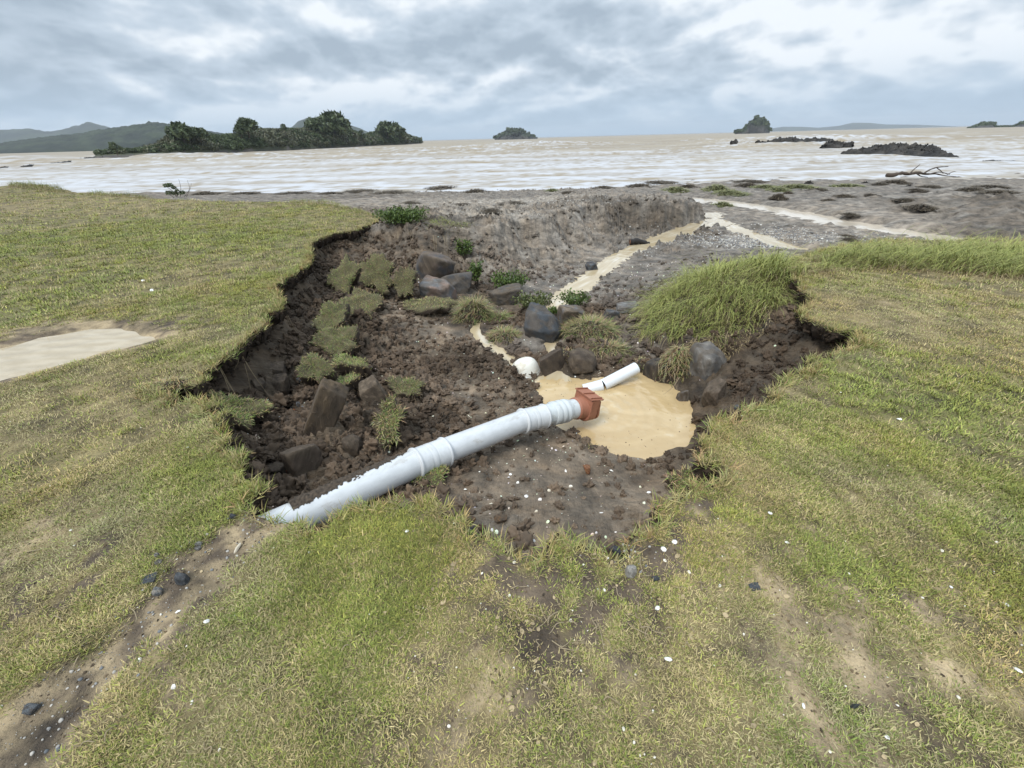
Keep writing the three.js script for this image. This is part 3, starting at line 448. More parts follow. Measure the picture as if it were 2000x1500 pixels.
// ---------------------------------------------------------------- sea with rows of breakers
{
  const xs = gridLines(-7800, 7800, -95, 95, 0.4, 1.05, 900), ds = []; for (let d = 24; d < 230;) { ds.push(d); d *= 1.0075; } for (let d = 230; d < 7200;) { ds.push(d); d *= 1.035; }
  const rows = [[35, 0.10], [40.5, 0.16], [47, 0.22], [56, 0.32], [67, 0.42], [82, 0.7], [101, 1.05], [128, 1.3], [168, 1.2], [215, 1.2]], b = new Mesher(), nx = xs.length;
  for (const d of ds) for (const x of xs) {
    let y = SEA + 0.03 * fbm(x * 0.35, d * 0.9, 3) * smooth(26, 45, d), foam = 0, front = 0;
    const lace = 1.4 * fbm(x * 0.9, d * 1.3, 4);
    const chop = smooth(60, 140, d); y += chop * 0.16 * fbm(x * 0.09, d * 0.16, 4);
    rows.forEach(([D, A], i) => {
      const c = D * (1 + 0.06 * fbm(x * 0.012 + i * 7.1, i * 3.3, 3) + 0.012 * noise2(x * 0.11, i * 9)), amp = A * clamp(0.55 + 0.9 * noise2(x * 0.016 + i * 4.7, i), 0.05, 1.25), t = (d - c) / (0.055 * D);
      const prof = t < 0 ? Math.exp(-t * t * 3.2) : Math.exp(-t * t * 0.5); y += amp * prof * (1 + 0.35 * noise2(x * 0.5, d * 0.7));
      const tear = fbm(x * 0.16 + i * 5, d * 0.5, 4);
      const trail = t < 0.25 ? Math.exp(-Math.max(0, -t - 0.1) / (D < 60 ? 2.4 : 1.5)) : Math.exp(-(t - 0.25) * 1.8);
      foam = Math.max(foam, trail * smooth(-0.12, 0.14, tear + 0.25 * lace + amp / A * 0.5 - 0.42 + (D < 100 ? 0.15 : 0)));
      front = Math.max(front, Math.exp(-((t + 0.75) ** 2) * 5) * smooth(0.3, 0.9, amp / A));
    });
    const near = smooth(135, 38, d), streak = fbm(x * 0.09 + 3 + noise2(x * 0.3, d * 0.3), d * 0.36 + 0.6 * noise2(x * 0.12, d * 0.1), 5, 0.6);
    foam = clamp(Math.max(foam * (0.8 + 0.5 * lace), near * smooth(-0.2, 0.1, streak + 0.5 * lace - 0.12 * smooth(8, 40, x)) * 0.95), 0, 1);
    if (d > 230) foam = 0.55 * smooth(0.42, 0.62, fbm(x * 0.012, d * 0.03, 4));
    const tan = mix3([0.245, 0.20, 0.14], [0.30, 0.25, 0.178], smooth(-0.3, 0.3, fbm(x * 0.03, d * 0.06, 3))), white = [0.485, 0.495, 0.52];
    let c = mix3(tan, white, foam); c = mix3(c, [0.25, 0.195, 0.12], 0.9 * front * (1 - 0.5 * foam));
    b.v(x, y, -d, c, undefined, x / 7, d / 7);
  }
  for (let j = 0; j + 1 < ds.length; j++) for (let i = 0; i + 1 < nx; i++) { const k = j * nx + i; b.t(k, k + 1, k + nx + 1); b.t(k, k + nx + 1, k + nx); }
  topMesh('sea', b.geo(), mat([1, 1, 1], 0.6, { vertexColors: true, bumpMap: waterBump, bumpScale: 0.10 }), 'muddy brown sea with rows of white breakers', 'sea', 'structure');
}

// ---------------------------------------------------------------- far land: ridges, headland, islets, reefs
function massif(list, { cols = 200, rows = 30, rough = 0.06, freq = 0.05, front = 0.5, color, seed = 0, base = SEA - 0.6 }) {
  // list: px, py of the skyline, distance of the near foot, depth; builds a solid ridge with both slopes
  const b = new Mesher(), out = [], seg = list.length - 1;
  for (let i = 0; i <= cols; i++) {
    const px = lerp(list[0][0], list[seg][0], i / cols); let k = 0; while (k < seg - 1 && list[k + 1][0] < px) k++;
    const t = clamp((px - list[k][0]) / (list[k + 1][0] - list[k][0]), 0, 1), v = list[k].map((a, n) => lerp(a, list[k + 1][n], t)), top = ahead(px, v[1], v[2] + v[3] * front), H = Math.max(0.2, top.y - base);
    for (let j = 0; j <= rows; j++) {
      const u = j / rows, D = v[2] + v[3] * u, a = u < front ? u / front : (1 - u) / (1 - front), hump = Math.pow(Math.sin(a * Math.PI / 2), 0.8), g = ahead(px, v[1], D);
      const n = fbm3(g.x * freq + seed, D * freq, hump * H * freq * 1.5, 5), x = g.x + n * H * rough, y = base + hump * H * (1 + rough * 1.6 * fbm3(g.x * freq * 3 + seed, D * freq * 3, 7, 3) * (j && j < rows ? 1 : 0)), z = -D + n * H * rough * 2;
      const c = color(n, hump, g.x, y, D); b.v(x, y, z, c, undefined, x * 0.3, z * 0.3 + y * 0.3); out.push([x, y, z, hump, u, D]);
    }
  }
  for (let i = 0; i < cols; i++) for (let j = 0; j < rows; j++) { const k = i * (rows + 1) + j, m = k + rows + 1; b.t(k, m, m + 1); b.t(k, m + 1, k + 1); }
  return { geo: b.geo(), pts: out, rows, cols };
}
const M2 = { land: mat([1, 1, 1], 0.95, { vertexColors: true }), stone: mat([1.0, 1.0, 1.0], 0.85, { vertexColors: true, map: rockTex, bumpMap: rockTex, bumpScale: 0.15 }) };
const forest = (n) => mix3([0.007, 0.013, 0.007], [0.028, 0.040, 0.019], smooth(-0.3, 0.35, n));
topMesh('far_hills', massif([[-460, 312, 2600, 900], [-330, 285, 2600, 900], [-160, 262, 2600, 900], [0, 254, 2600, 900], [60, 252, 2600, 900], [100, 258, 2600, 900], [150, 246, 2600, 900], [175, 239, 2600, 900], [215, 250, 2600, 900], [330, 258, 2600, 900], [460, 275, 2600, 900], [500, 284, 2600, 900]], { cols: 300, rows: 26, rough: 0.05, freq: 0.006, color: forest }).geo, M2.land, 'hazy forested hills on the skyline behind the nearer ridge', 'hills', 'structure');
topMesh('near_hills', massif([[-440, 313, 780, 380], [-340, 303, 780, 380], [-200, 296, 780, 380], [0, 280, 780, 380], [40, 274, 780, 380], [90, 268, 800, 380], [150, 262, 830, 380], [210, 252, 850, 380], [255, 247, 870, 380], [300, 240, 900, 380], [335, 243, 900, 380], [360, 250, 900, 380], [400, 255, 900, 360], [440, 262, 900, 340], [475, 270, 900, 300], [540, 284, 900, 200]], { cols: 520, rows: 60, rough: 0.09, freq: 0.03, color: forest, seed: 9 }).geo, M2.land, 'dark green forested ridge behind the wooded headland', 'hills', 'structure');
topMesh('distant_hill', massif([[540, 262, 2000, 700], [570, 250, 2000, 700], [583, 238, 2000, 700], [600, 231, 2000, 700], [625, 229, 2000, 700], [660, 236, 2000, 700], [690, 246, 2000, 700], [720, 258, 2000, 700], [760, 272, 2000, 700], [785, 279, 2000, 700]], { cols: 160, rows: 26, rough: 0.04, freq: 0.008, color: forest, seed: 4 }).geo, M2.land, 'hazy rounded hill rising behind the headland trees', 'hill', 'structure');
topMesh('horizon_island', massif([[1500, 252, 5600, 900], [1530, 247.5, 5600, 900], [1570, 247.5, 5600, 900], [1598, 249.5, 5600, 900], [1640, 245.5, 5600, 900], [1665, 239.5, 5600, 900], [1700, 240, 5600, 900], [1730, 243, 5600, 900], [1790, 243.5, 5600, 900], [1850, 246, 5600, 900], [1900, 249, 5600, 900], [1960, 247, 5600, 900], [2060, 246, 5600, 900]], { cols: 220, rows: 14, rough: 0.04, freq: 0.004, color: forest, seed: 2 }).geo, M2.land, 'long low blue island on the horizon', 'island', 'structure');

// leaf masses: crumpled clusters of leaf faces
function clusterGeo(seed, n, leaf, squash = 0.75, tones) {
  const r = rng(seed), b = new Mesher();
  for (let i = 0; i < n; i++) {
    const a = r() * 6.283, y = r() * 1.5 - 0.5, k = Math.pow(r(), 0.3), s = Math.sqrt(Math.max(0, 1 - y * y * 0.5)) * k, px = Math.cos(a) * s, pz = Math.sin(a) * s, py = y * squash, c = mix3(tones[0], tones[1], r());
    const t = [r() - 0.5, r() - 0.5, r() - 0.5], u = [r() - 0.5, r() * 0.4, r() - 0.5], L = leaf * (0.6 + 0.8 * r());
    const tl = Math.hypot(...t) || 1, ul = Math.hypot(...u) || 1, f = (m, q) => b.v(px + (t[0] / tl * m + u[0] / ul * q) * L, py + (t[1] / tl * m + u[1] / ul * q) * L, pz + (t[2] / tl * m + u[2] / ul * q) * L, c);
    const A = f(-1, 0), B = f(0, 0.5), C = f(1, 0), D = f(0, -0.5); b.t(A, B, C); b.t(A, C, D);
  }
  return b.geo();
}
const bushTones = [[0.036, 0.055, 0.022], [0.105, 0.135, 0.052]], bushTones2 = [[0.05, 0.056, 0.028], [0.135, 0.135, 0.068]];
const bushA = clusterGeo(11, 150, 0.34, 0.75, bushTones), bushB = clusterGeo(12, 150, 0.32, 0.8, bushTones2);
function tapered(points, r0, r1, sides = 7, wob = 0) {
  const curve = new THREE.CatmullRomCurve3(points), n = Math.max(3, points.length * 3), b = new Mesher(), fr = curve.computeFrenetFrames(n, false);
  for (let i = 0; i <= n; i++) { const p = curve.getPointAt(i / n), rr = lerp(r0, r1, i / n) * (1 + wob * noise2(i * 0.9 + r0 * 99, 3.3)); for (let k = 0; k <= sides; k++) { const a = k / sides * 6.2832, N = fr.normals[i], B = fr.binormals[i], c = Math.cos(a), s = Math.sin(a); b.v(p.x + (N.x * c + B.x * s) * rr, p.y + (N.y * c + B.y * s) * rr, p.z + (N.z * c + B.z * s) * rr, undefined, [N.x * c + B.x * s, N.y * c + B.y * s, N.z * c + B.z * s], k / sides, i / n * 2); } }
  for (let i = 0; i < n; i++) for (let k = 0; k < sides; k++) { const a = i * (sides + 1) + k, d = a + sides + 1; b.t(a, d + 1, d); b.t(a, a + 1, d + 1); }
  const e = n * (sides + 1), cap = curve.getPointAt(1), base = curve.getPointAt(0), t1 = fr.tangents[n], t0 = fr.tangents[0];
  const ce = b.v(cap.x, cap.y, cap.z, undefined, [t1.x, t1.y, t1.z], 0, 0), cb = b.v(base.x, base.y, base.z, undefined, [-t0.x, -t0.y, -t0.z], 0, 0);
  for (let k = 0; k < sides; k++) { b.t(ce, e + k, e + k + 1); b.t(cb, k + 1, k); }
  return b.geo();
}
const V = (x, y, z) => new THREE.Vector3(x, y, z);
// headland: rocky foot and dark wood with single trees standing out of it
const headList = [[172, 313, 150, 14], [190, 301, 152, 16], [230, 297, 158, 18], [270, 296, 165, 20], [310, 287, 172, 22], [338, 266, 178, 26], [360, 258, 184, 28], [395, 264, 192, 28], [430, 271, 202, 30], [465, 266, 214, 32], [490, 258, 224, 34], [520, 258, 236, 36], [560, 258, 255, 40], [600, 257, 280, 42], [630, 248, 300, 44], [660, 244, 320, 46], [690, 260, 345, 46], [705, 272, 360, 40], [730, 264, 390, 48], [770, 257, 430, 52], [795, 268, 470, 44], [808, 274, 500, 30], [822, 277, 540, 20]];
const rockTone = (n) => mix3([0.035, 0.032, 0.03], [0.11, 0.095, 0.08], smooth(-0.3, 0.5, n));
{
  const head = massif(headList, { cols: 420, rows: 24, rough: 0.05, freq: 0.12, front: 0.55, base: SEA - 0.4, color: (n, h, x, y) => (y < SEA + 1.0 + 1.2 * n ? rockTone(n) : mix3([0.03, 0.036, 0.017], [0.085, 0.085, 0.04], smooth(-0.4, 0.4, n))) });
  topMesh('headland', head.geo, M2.land, 'wooded headland with dark rocky foot reaching into the sea', 'headland', 'structure');
  const r = rng(77), A = [], B = [];
  for (let n = 0; n < 5200; n++) {
    const i = Math.floor(r() * head.cols), j = Math.floor(r() * head.rows * 0.72), p = head.pts[i * (head.rows + 1) + j]; if (p[1] < SEA + 1.3 + r() * 0.6) continue;
    const s = p[5] * 0.0052 * (0.55 + 0.8 * r()), it = { m: place(p[0], p[1] + s * 0.15, p[2], r() * 6.28, s, 0, 0, 0.8 + 0.4 * r()), c: new THREE.Color().setScalar(0.7 + 0.6 * r()) };
    (fbm(p[0] * 0.05, p[5] * 0.05, 2) + 0.5 * (r() - 0.5) > 0 ? A : B).push(it);
  }
  copies('headland_bush', bushA, M.leaf, A, 'dense dark green bush covering the headland', 'bush'); copies('scrub', bushB, M.leaf, B, 'olive brown scrub mixed through the headland bush', 'scrub');
}
const crownGeos = [21, 22, 23].map((s) => clusterGeo(s, 120, 0.36, 0.7, bushTones));
function farTree(px, pyTop, pyBase, D, wpx, label, lobes = 9, seed = 1) {
  const r = rng(seed), foot = ahead(px, pyBase, D), top = ahead(px, pyTop, D), h = top.y - foot.y, w = wpx * D / 890, o = thing('headland_tree', label, 'tree', foot, 'single trees standing out of the headland wood');
  const limbs = [tapered([V(0, -0.5, 0), V(0.03 * w, h * 0.35, 0), V(-0.04 * w, h * 0.75, 0)], h * 0.045, h * 0.018, 6)], crown = [];
  for (let i = 0; i < lobes; i++) {
    const t = i / (lobes - 1), a = i * 2.4 + r(), q = Math.sin(Math.PI * (0.25 + 0.7 * t)), c = V(Math.cos(a) * w * 0.36 * q, h * (0.42 + 0.5 * t), Math.sin(a) * w * 0.3 * q), s = w * (0.19 + 0.12 * r());
    limbs.push(tapered([V(0, h * 0.3, 0), V(c.x * 0.5, h * 0.38 + c.y * 0.2, c.z * 0.5), c], h * 0.018, h * 0.007, 5));
    crown.push(crownGeos[i % 3].clone().applyMatrix4(place(c.x, c.y, c.z, r() * 6.28, s, (r() - 0.5) * 0.6, (r() - 0.5) * 0.6)));
  }
  part(o, 'trunk', mergeGeometries(limbs), M.wood); part(o, 'crown', mergeGeometries(crown), M.leaf);
}
farTree(487, 234, 268, 226, 34, 'tall open-topped tree leaning above the headland ridge', 10, 3);
farTree(472, 246, 268, 222, 22, 'dark tree beside the tall open-topped headland tree', 7, 4);
farTree(359, 247, 276, 186, 44, 'broad dark tree at the landward end of the headland', 10, 5);
farTree(392, 255, 276, 192, 34, 'smaller tree next to the broad landward tree', 8, 6);
farTree(558, 244, 262, 258, 13, 'small lone tree on the headland saddle', 6, 7);
farTree(622, 236, 262, 304, 38, 'round tree on the left of the highest headland clump', 9, 8);
farTree(655, 230, 264, 322, 56, 'big round-topped tree crowning the highest headland clump', 12, 9);
farTree(709, 256, 276, 366, 15, 'thin tree in the gap before the seaward knoll', 6, 10);
farTree(757, 244, 268, 415, 44, 'flat-topped tree on the seaward knoll of the headland', 10, 11);
farTree(780, 250, 272, 440, 30, 'low tree on the outer slope of the seaward knoll', 8, 12);
farTree(229, 280, 300, 158, 18, 'small tree on the low spit of the headland', 7, 13);
farTree(199, 294, 305, 152, 16, 'dark bush-like tree at the tip of the low spit', 6, 14);

const stoneTone = (g) => (n, h) => mix3(mix3([0.028, 0.026, 0.023], [0.10, 0.088, 0.075], smooth(-0.3, 0.5, n)), [0.035, 0.05, 0.022], g * smooth(0.35, 0.7, h + 0.4 * n));
function islet(name, list, label, category, green, opts = {}) {
  const m = massif(list, { cols: 130, rows: 30, rough: 0.3, freq: 0.13, color: stoneTone(green), ...opts }); const mid = m.pts[Math.floor(m.pts.length / 2)], o = thing(name, label, category, V(mid[0], SEA, mid[2]));
  part(o, 'rock_mass', m.geo.translate(-mid[0], -SEA, -mid[2]), M2.stone);
  if (green > 0) {
    const r = rng(list[0][0]), g = [];
    for (let i = 0; i < 160; i++) { const p = m.pts[Math.floor(r() * m.pts.length)]; if (p[3] < 0.72 || p[4] > 0.75) continue; const s = list[0][2] * 0.0034 * (0.6 + 0.9 * r()); g.push(crownGeos[i % 3].clone().applyMatrix4(place(p[0] - mid[0], p[1] - SEA, p[2] - mid[2], r() * 6, s))); }
    if (g.length) part(o, 'foliage', mergeGeometries(g), M.leaf, 'stuff');
  }
}
islet('rock_islet', [[966, 269, 1200, 40], [976, 264, 1200, 60], [984, 260, 1200, 70], [992, 258, 1200, 70], [1002, 252.5, 1200, 70], [1012, 254, 1200, 70], [1020, 258, 1200, 70], [1030, 261, 1200, 60], [1040, 265, 1200, 50], [1050, 268, 1200, 30]], 'jagged tree-topped islet alone in the middle of the horizon', 'islet', 1, { freq: 0.06, rough: 0.45 });
islet('sea_stack', [[1436, 257, 900, 10], [1446, 254.5, 900, 20], [1452, 255, 900, 26], [1457, 250, 900, 50], [1463, 243, 900, 60], [1470, 237, 900, 60], [1478, 232, 900, 60], [1484, 229.5, 900, 60], [1490, 235, 900, 60], [1497, 238, 900, 60], [1501, 246, 900, 60], [1504, 256, 900, 30]], 'steep cone-shaped sea stack with greenery near the horizon', 'sea stack', 1, { freq: 0.04 });
islet('rock_islet', [[1893, 252, 800, 20], [1905, 247, 800, 50], [1916, 242, 800, 60], [1928, 241, 800, 60], [1940, 241, 800, 60], [1946, 251, 800, 30]], 'blunt double-humped islet near the right edge of the sea', 'islet', 0.8, { freq: 0.04 });
islet('rock_islet', [[1948, 256, 800, 20], [1956, 251, 800, 30], [1963, 249, 800, 40], [1970, 252, 800, 30], [1973, 257, 800, 20]], 'smallest low islet between two taller ones', 'islet', 0.3, { freq: 0.05 });
islet('rock_islet', [[1971, 256, 800, 30], [1980, 248, 800, 50], [1992, 241, 800, 60], [2010, 238, 800, 60], [2040, 248, 800, 60], [2060, 257, 800, 20]], 'islet cut off by the right edge of the picture', 'islet', 0.8, { freq: 0.04 });
const reefOpts = { cols: 200, rows: 34, rough: 0.55, freq: 0.9, base: SEA - 0.15 };
islet('reef', [[1645, 297, 62, 1], [1660, 293, 61, 3], [1690, 291, 59, 4], [1705, 288, 58, 5], [1735, 285, 56.5, 6], [1765, 284, 55, 6], [1785, 287, 54, 6], [1815, 288, 52, 5], [1830, 291, 51, 4], [1850, 299, 49, 3], [1878, 309, 47, 1]], 'long black reef awash in the surf, the nearest one', 'reef', 0, reefOpts);
islet('reef', [[1500, 276, 108, 2], [1515, 272, 108, 6], [1545, 270.5, 108, 8], [1570, 273, 108, 7], [1585, 271, 110, 7], [1610, 271, 112, 6], [1632, 276, 112, 2]], 'low dark reef farther out beyond the nearest reef', 'reef', 0, { ...reefOpts, freq: 0.4 });
islet('reef', [[1606, 283, 84, 1], [1620, 279, 84, 3], [1645, 279, 84, 3], [1652, 281, 85, 2], [1660, 277, 85, 2.5], [1668, 281, 85, 1]], 'small flat reef in the surf between two larger reefs', 'reef', 0, { ...reefOpts, cols: 80 });
islet('sea_rock', [[1428, 278, 112, 1], [1433, 274, 112, 3], [1440, 278, 112, 1]], 'small black rock alone in the breakers left of the reefs', 'rock', 0, { ...reefOpts, cols: 30 });
islet('sea_rock', [[1476, 278, 110, 1], [1483, 274.5, 110, 3], [1492, 277, 110, 2], [1498, 279, 110, 1]], 'small black rock at the end of the far reef', 'rock', 0, { ...reefOpts, cols: 30 });
islet('sea_rock', [[1916, 317, 42.5, 0.6], [1935, 316, 42.5, 1.2], [1955, 318, 42, 1], [1985, 322, 41, 0.5]], 'thin flat rock just showing above the shallows', 'rock', 0, { ...reefOpts, cols: 50 });
islet('rock_spit', [[-20, 330, 80, 2], [10, 326, 82, 4], [30, 328, 86, 3], [60, 322, 94, 4], [85, 320, 102, 4], [110, 318, 110, 4], [140, 314, 122, 5], [172, 308, 136, 8], [200, 309, 148, 4]], 'low line of dark rocks running in from the headland', 'rock spit', 0, { ...reefOpts, cols: 120 });
// ---------------------------------------------------------------- drain pipe with couplings and flap valve
const scuffs = tiled(512, (u, v) => { const n = per(u, v, 4, 6, 0.68), g = grain(u, v), splash = smooth(0.2, 0.4, n + 0.16 * (g - 0.5)); const k = 0.93 + 0.12 * per(u, v, 16, 3) - (g > 0.99 ? 0.25 : 0); return mix3([k, k, k], [0.5, 0.43, 0.34], 0.4 * splash); }); scuffs.repeat.set(1, 3);
const pvc = mat([0.62, 0.638, 0.646], 0.38, { map: scuffs, bumpMap: soilBump, bumpScale: 0.0004 }), pvcOld = mat([0.58, 0.615, 0.62], 0.5, { map: scuffs, bumpMap: soilBump, bumpScale: 0.001 }), terracotta = mat([0.36, 0.15, 0.09], 0.6, { map: scuffs, bumpMap: soilBump, bumpScale: 0.0008 }), pvcWhite = mat([0.68, 0.72, 0.75], 0.4);
const UP = V(0, 1, 0);
function aligned(geo, a, b) { const d = b.clone().sub(a).normalize(); return geo.applyMatrix4(new THREE.Matrix4().compose(a, new THREE.Quaternion().setFromUnitVectors(UP, d), V(1, 1, 1))); }
const lathe = (pts, seg = 56) => new THREE.LatheGeometry(pts.map(([r, y]) => new THREE.Vector2(r, y)), seg);
const P3 = (px, py, h) => { const [x, z] = level(px, py, h); return V(x, h, z); };
function outward(part, origin) { return part.translate(-origin.x, -origin.y, -origin.z); }
{
  const R = 0.099, A = P3(572, 1015, -0.20), B = P3(838, 893, -0.38), C = P3(1034, 817, -0.58), E = P3(1128, 797, -0.69);
  const axis = (p, q, m) => p.clone().addScaledVector(q.clone().sub(p).normalize(), m);
  const A0 = axis(A, B, -0.26), base = B.clone(); base.y = soilAt(B.x, B.z);
  const pipe = thing('drain_pipe', 'large pale grey drain pipe crossing the hole, ending in an orange-brown flap', 'pipe', base);
  const tubeGeo = (len) => lathe([[R - 0.008, 0], [R - 0.008, len], [R - 0.003, len + 0.002], [R, len], [R, 0]]);
  for (const [p, q, m] of [[A0, B, pvc], [B, C, pvc], [C, E, pvcOld]]) part(pipe, 'pipe_section', outward(aligned(tubeGeo(p.distanceTo(q)), p, q), base), m);
  const socket = (len) => lathe([[R, -0.004], [R + 0.008, 0], [R + 0.017, 0.003], [R + 0.020, 0.010], [R + 0.017, 0.020], [R + 0.010, 0.025], [R + 0.010, len * 0.36], [R + 0.006, len * 0.375], [R + 0.006, len * 0.42], [R + 0.011, len * 0.435], [R + 0.011, len * 0.54], [R + 0.006, len * 0.555], [R + 0.006, len * 0.6], [R + 0.010, len * 0.615], [R + 0.010, len - 0.025], [R + 0.017, len - 0.020], [R + 0.020, len - 0.010], [R + 0.017, len - 0.003], [R + 0.008, len], [R, len + 0.004]]);
  const cB = axis(B, A, 0.13), dB = B.clone().lerp(C, 0); part(pipe, 'coupling', outward(aligned(socket(0.27), cB, axis(cB, C, 0.27)), base), pvc);
  const cC = axis(C, B, 0.10); part(pipe, 'coupling', outward(aligned(socket(0.26), cC, axis(cC, E, 0.26)), base), pvc);
  const cE = axis(C, E, C.distanceTo(E) * 0.44), ribs = lathe([[R, 0], [R + 0.016, 0.006], [R + 0.016, 0.05], [R + 0.007, 0.06], [R + 0.007, 0.075], [R + 0.018, 0.083], [R + 0.018, 0.11], [R + 0.007, 0.118], [R + 0.007, 0.135], [R + 0.018, 0.143], [R + 0.018, 0.165], [R + 0.009, 0.172], [R + 0.009, 0.20], [R, 0.206]]);
  part(pipe, 'ribbed_coupling', outward(aligned(ribs, cE, E), base), pvcOld);
  // flap valve: round collar, D-shaped hood with square shoulders and a hinged lid
  const d = E.clone().sub(C).normalize(), side = V(0, 1, 0).cross(d).normalize(), up = d.clone().cross(side), frame = new THREE.Matrix4().makeBasis(side, up, d).setPosition(axis(E, C, -0.005));
  const collar = lathe([[R - 0.006, -0.05], [R + 0.01, -0.05], [R + 0.014, -0.03], [R + 0.008, -0.02], [R + 0.012, 0.03], [R + 0.022, 0.045], [R + 0.022, 0.06], [R - 0.006, 0.06]]).rotateX(Math.PI / 2);
  const hoodShape = (w, t, b) => { const s = new THREE.Shape(); s.moveTo(-w, t); s.lineTo(w, t); s.lineTo(w, -b * 0.25); s.bezierCurveTo(w, -b * 0.8, w * 0.55, -b, 0, -b); s.bezierCurveTo(-w * 0.55, -b, -w, -b * 0.8, -w, -b * 0.25); s.closePath(); return s; };
  const hood = new THREE.ExtrudeGeometry(hoodShape(0.122, 0.125, 0.128), { depth: 0.085, bevelEnabled: true, bevelSize: 0.008, bevelThickness: 0.01, bevelSegments: 3, curveSegments: 20 }).translate(0, 0, 0.055);
  const valve = part(pipe, 'flap_valve', outward(mergeGeometries([collar.toNonIndexed(), hood].map((g) => { g = g.index ? g.toNonIndexed() : g; return g; })).applyMatrix4(frame), base), terracotta);
  valve.userData.label = 'orange-brown plastic flap valve at the pipe mouth';
  const lid = new THREE.ExtrudeGeometry(hoodShape(0.114, 0.105, 0.138), { depth: 0.014, bevelEnabled: true, bevelSize: 0.006, bevelThickness: 0.006, bevelSegments: 2, curveSegments: 20 }).translate(0, 0, 0).rotateX(-0.16).translate(0, 0, 0.172);
  part(valve, 'flap', outward(lid.applyMatrix4(frame), base), terracotta);
  const roof = new THREE.BoxGeometry(0.26, 0.011, 0.15, 4, 1, 2).rotateX(0.12).translate(0, 0.142, 0.105); part(valve, 'lid', outward(roof.applyMatrix4(frame), base), terracotta);
  const rib = mergeGeometries([-0.105, 0, 0.105].map((o) => new THREE.BoxGeometry(0.011, 0.018, 0.15).rotateX(0.12).translate(o, 0.153, 0.105))); part(valve, 'rib', outward(rib.applyMatrix4(frame), base), terracotta);
  const hinge = new THREE.CylinderGeometry(0.009, 0.009, 0.24, 12).rotateZ(Math.PI / 2).translate(0, 0.128, 0.192); part(valve, 'hinge', outward(hinge.applyMatrix4(frame), base), terracotta);
  // soil lying on the pipe: a broken crust of soil lying on the upper flank of the pipe
  const crust = new Mesher(), len = A.distanceTo(B) * 1.0, da = B.clone().sub(A).normalize(), sd = V(0, 1, 0).cross(da).normalize(), ud = da.clone().cross(sd), nu = 190, nv = 46, ids = [];
  const thick = (u, v) => { const th = lerp(-1.1, 1.4, v); return 0.022 * (smooth(-0.8 + 0.8 * u, 0.15 + 0.8 * u, th) * 0.85 - 0.36 + 0.62 * fbm(u * 26, v * 7 + 3, 4) - smooth(0.7, 0.95, u) * 0.75); };
  for (let i = 0; i <= nu; i++) for (let j = 0; j <= nv; j++) {
    const u = i / nu, v = j / nv, th = lerp(-1.1, 1.4, v), k = thick(u, v), rr = R + 0.0008 + clamp(k, -0.003, 0.02) * (1 + 0.5 * noise2(u * 90, v * 30)), p = A.clone().addScaledVector(da, u * len).addScaledVector(ud, Math.cos(th) * rr).addScaledVector(sd, Math.sin(th) * rr);
    const t = 0.7 + 0.5 * noise2(u * 60, v * 20); ids.push(k > 0 ? crust.v(p.x - base.x, p.y - base.y, p.z - base.z, [0.085 * t, 0.062 * t, 0.042 * t]) : -1);
  }
  for (let i = 0; i < nu; i++) for (let j = 0; j < nv; j++) { const q = [i * (nv + 1) + j, (i + 1) * (nv + 1) + j, (i + 1) * (nv + 1) + j + 1, i * (nv + 1) + j + 1].map((n) => ids[n]); if (q.every((n) => n >= 0)) { crust.t(q[0], q[1], q[2]); crust.t(q[0], q[2], q[3]); } }
  part(pipe, 'soil_crust', crust.geo(), M.clod, 'stuff');
  // second, thinner pipe out of the far bank and its broken end
  const r2 = 0.072, F = P3(1236, 722, -0.80), G = P3(1178, 752, -0.92), f0 = axis(F, G, -0.05);
  const p2 = thing('white_pipe', 'thinner white pipe sticking out of the far bank into the pool', 'pipe', F), l2 = f0.distanceTo(G);
  part(p2, 'pipe_wall', outward(aligned(lathe([[r2 - 0.006, 0], [r2 - 0.006, l2], [r2, l2], [r2, 0]], 36), f0, G), F), pvcWhite);
  const G2 = axis(G, F, -0.006), H2 = P3(1140, 762, -0.985), p3 = thing('broken_pipe', 'short broken length of white pipe lying half under the pool water', 'pipe', G2);
  part(p3, 'pipe_wall', outward(aligned(lathe([[r2 - 0.006, 0], [r2 - 0.006, G2.distanceTo(H2)], [r2, G2.distanceTo(H2)], [r2, 0]], 36), G2, H2), G2), pvcWhite);
  const dr = spot(1027, 728), drum = thing('white_drum', 'rounded white plastic drum half buried in mud beside the trickle', 'drum', dr), s = dr.scale1px;
  part(drum, 'shell_body', lathe([[0.01 * s, 44 * s], [6 * s, 43.6 * s], [12 * s, 42 * s], [18 * s, 38.5 * s], [22.5 * s, 33 * s], [25.5 * s, 24 * s], [27.5 * s, 10 * s], [28.5 * s, -6 * s], [29 * s, -22 * s]], 48).translate(0, -12 * s, 0).scale(1.1, 0.95, 0.92).rotateY(0.6).rotateX(-0.14).rotateZ(0.24), mat([0.74, 0.73, 0.68], 0.45, { map: tiled(256, (u, v) => { const n = smooth(0.02, 0.3, per(u, v, 4, 6, 0.65)); return mix3([0.95, 0.94, 0.9], [0.6, 0.53, 0.42], 0.6 * n); }) }));
  part(drum, 'seam', new THREE.TorusGeometry(27.2 * s, 0.45 * s, 8, 48).rotateX(Math.PI / 2).translate(0, 0, 0).scale(1.1, 0.95, 0.92).rotateY(0.6).rotateX(-0.14).rotateZ(0.24), pvcWhite);
}

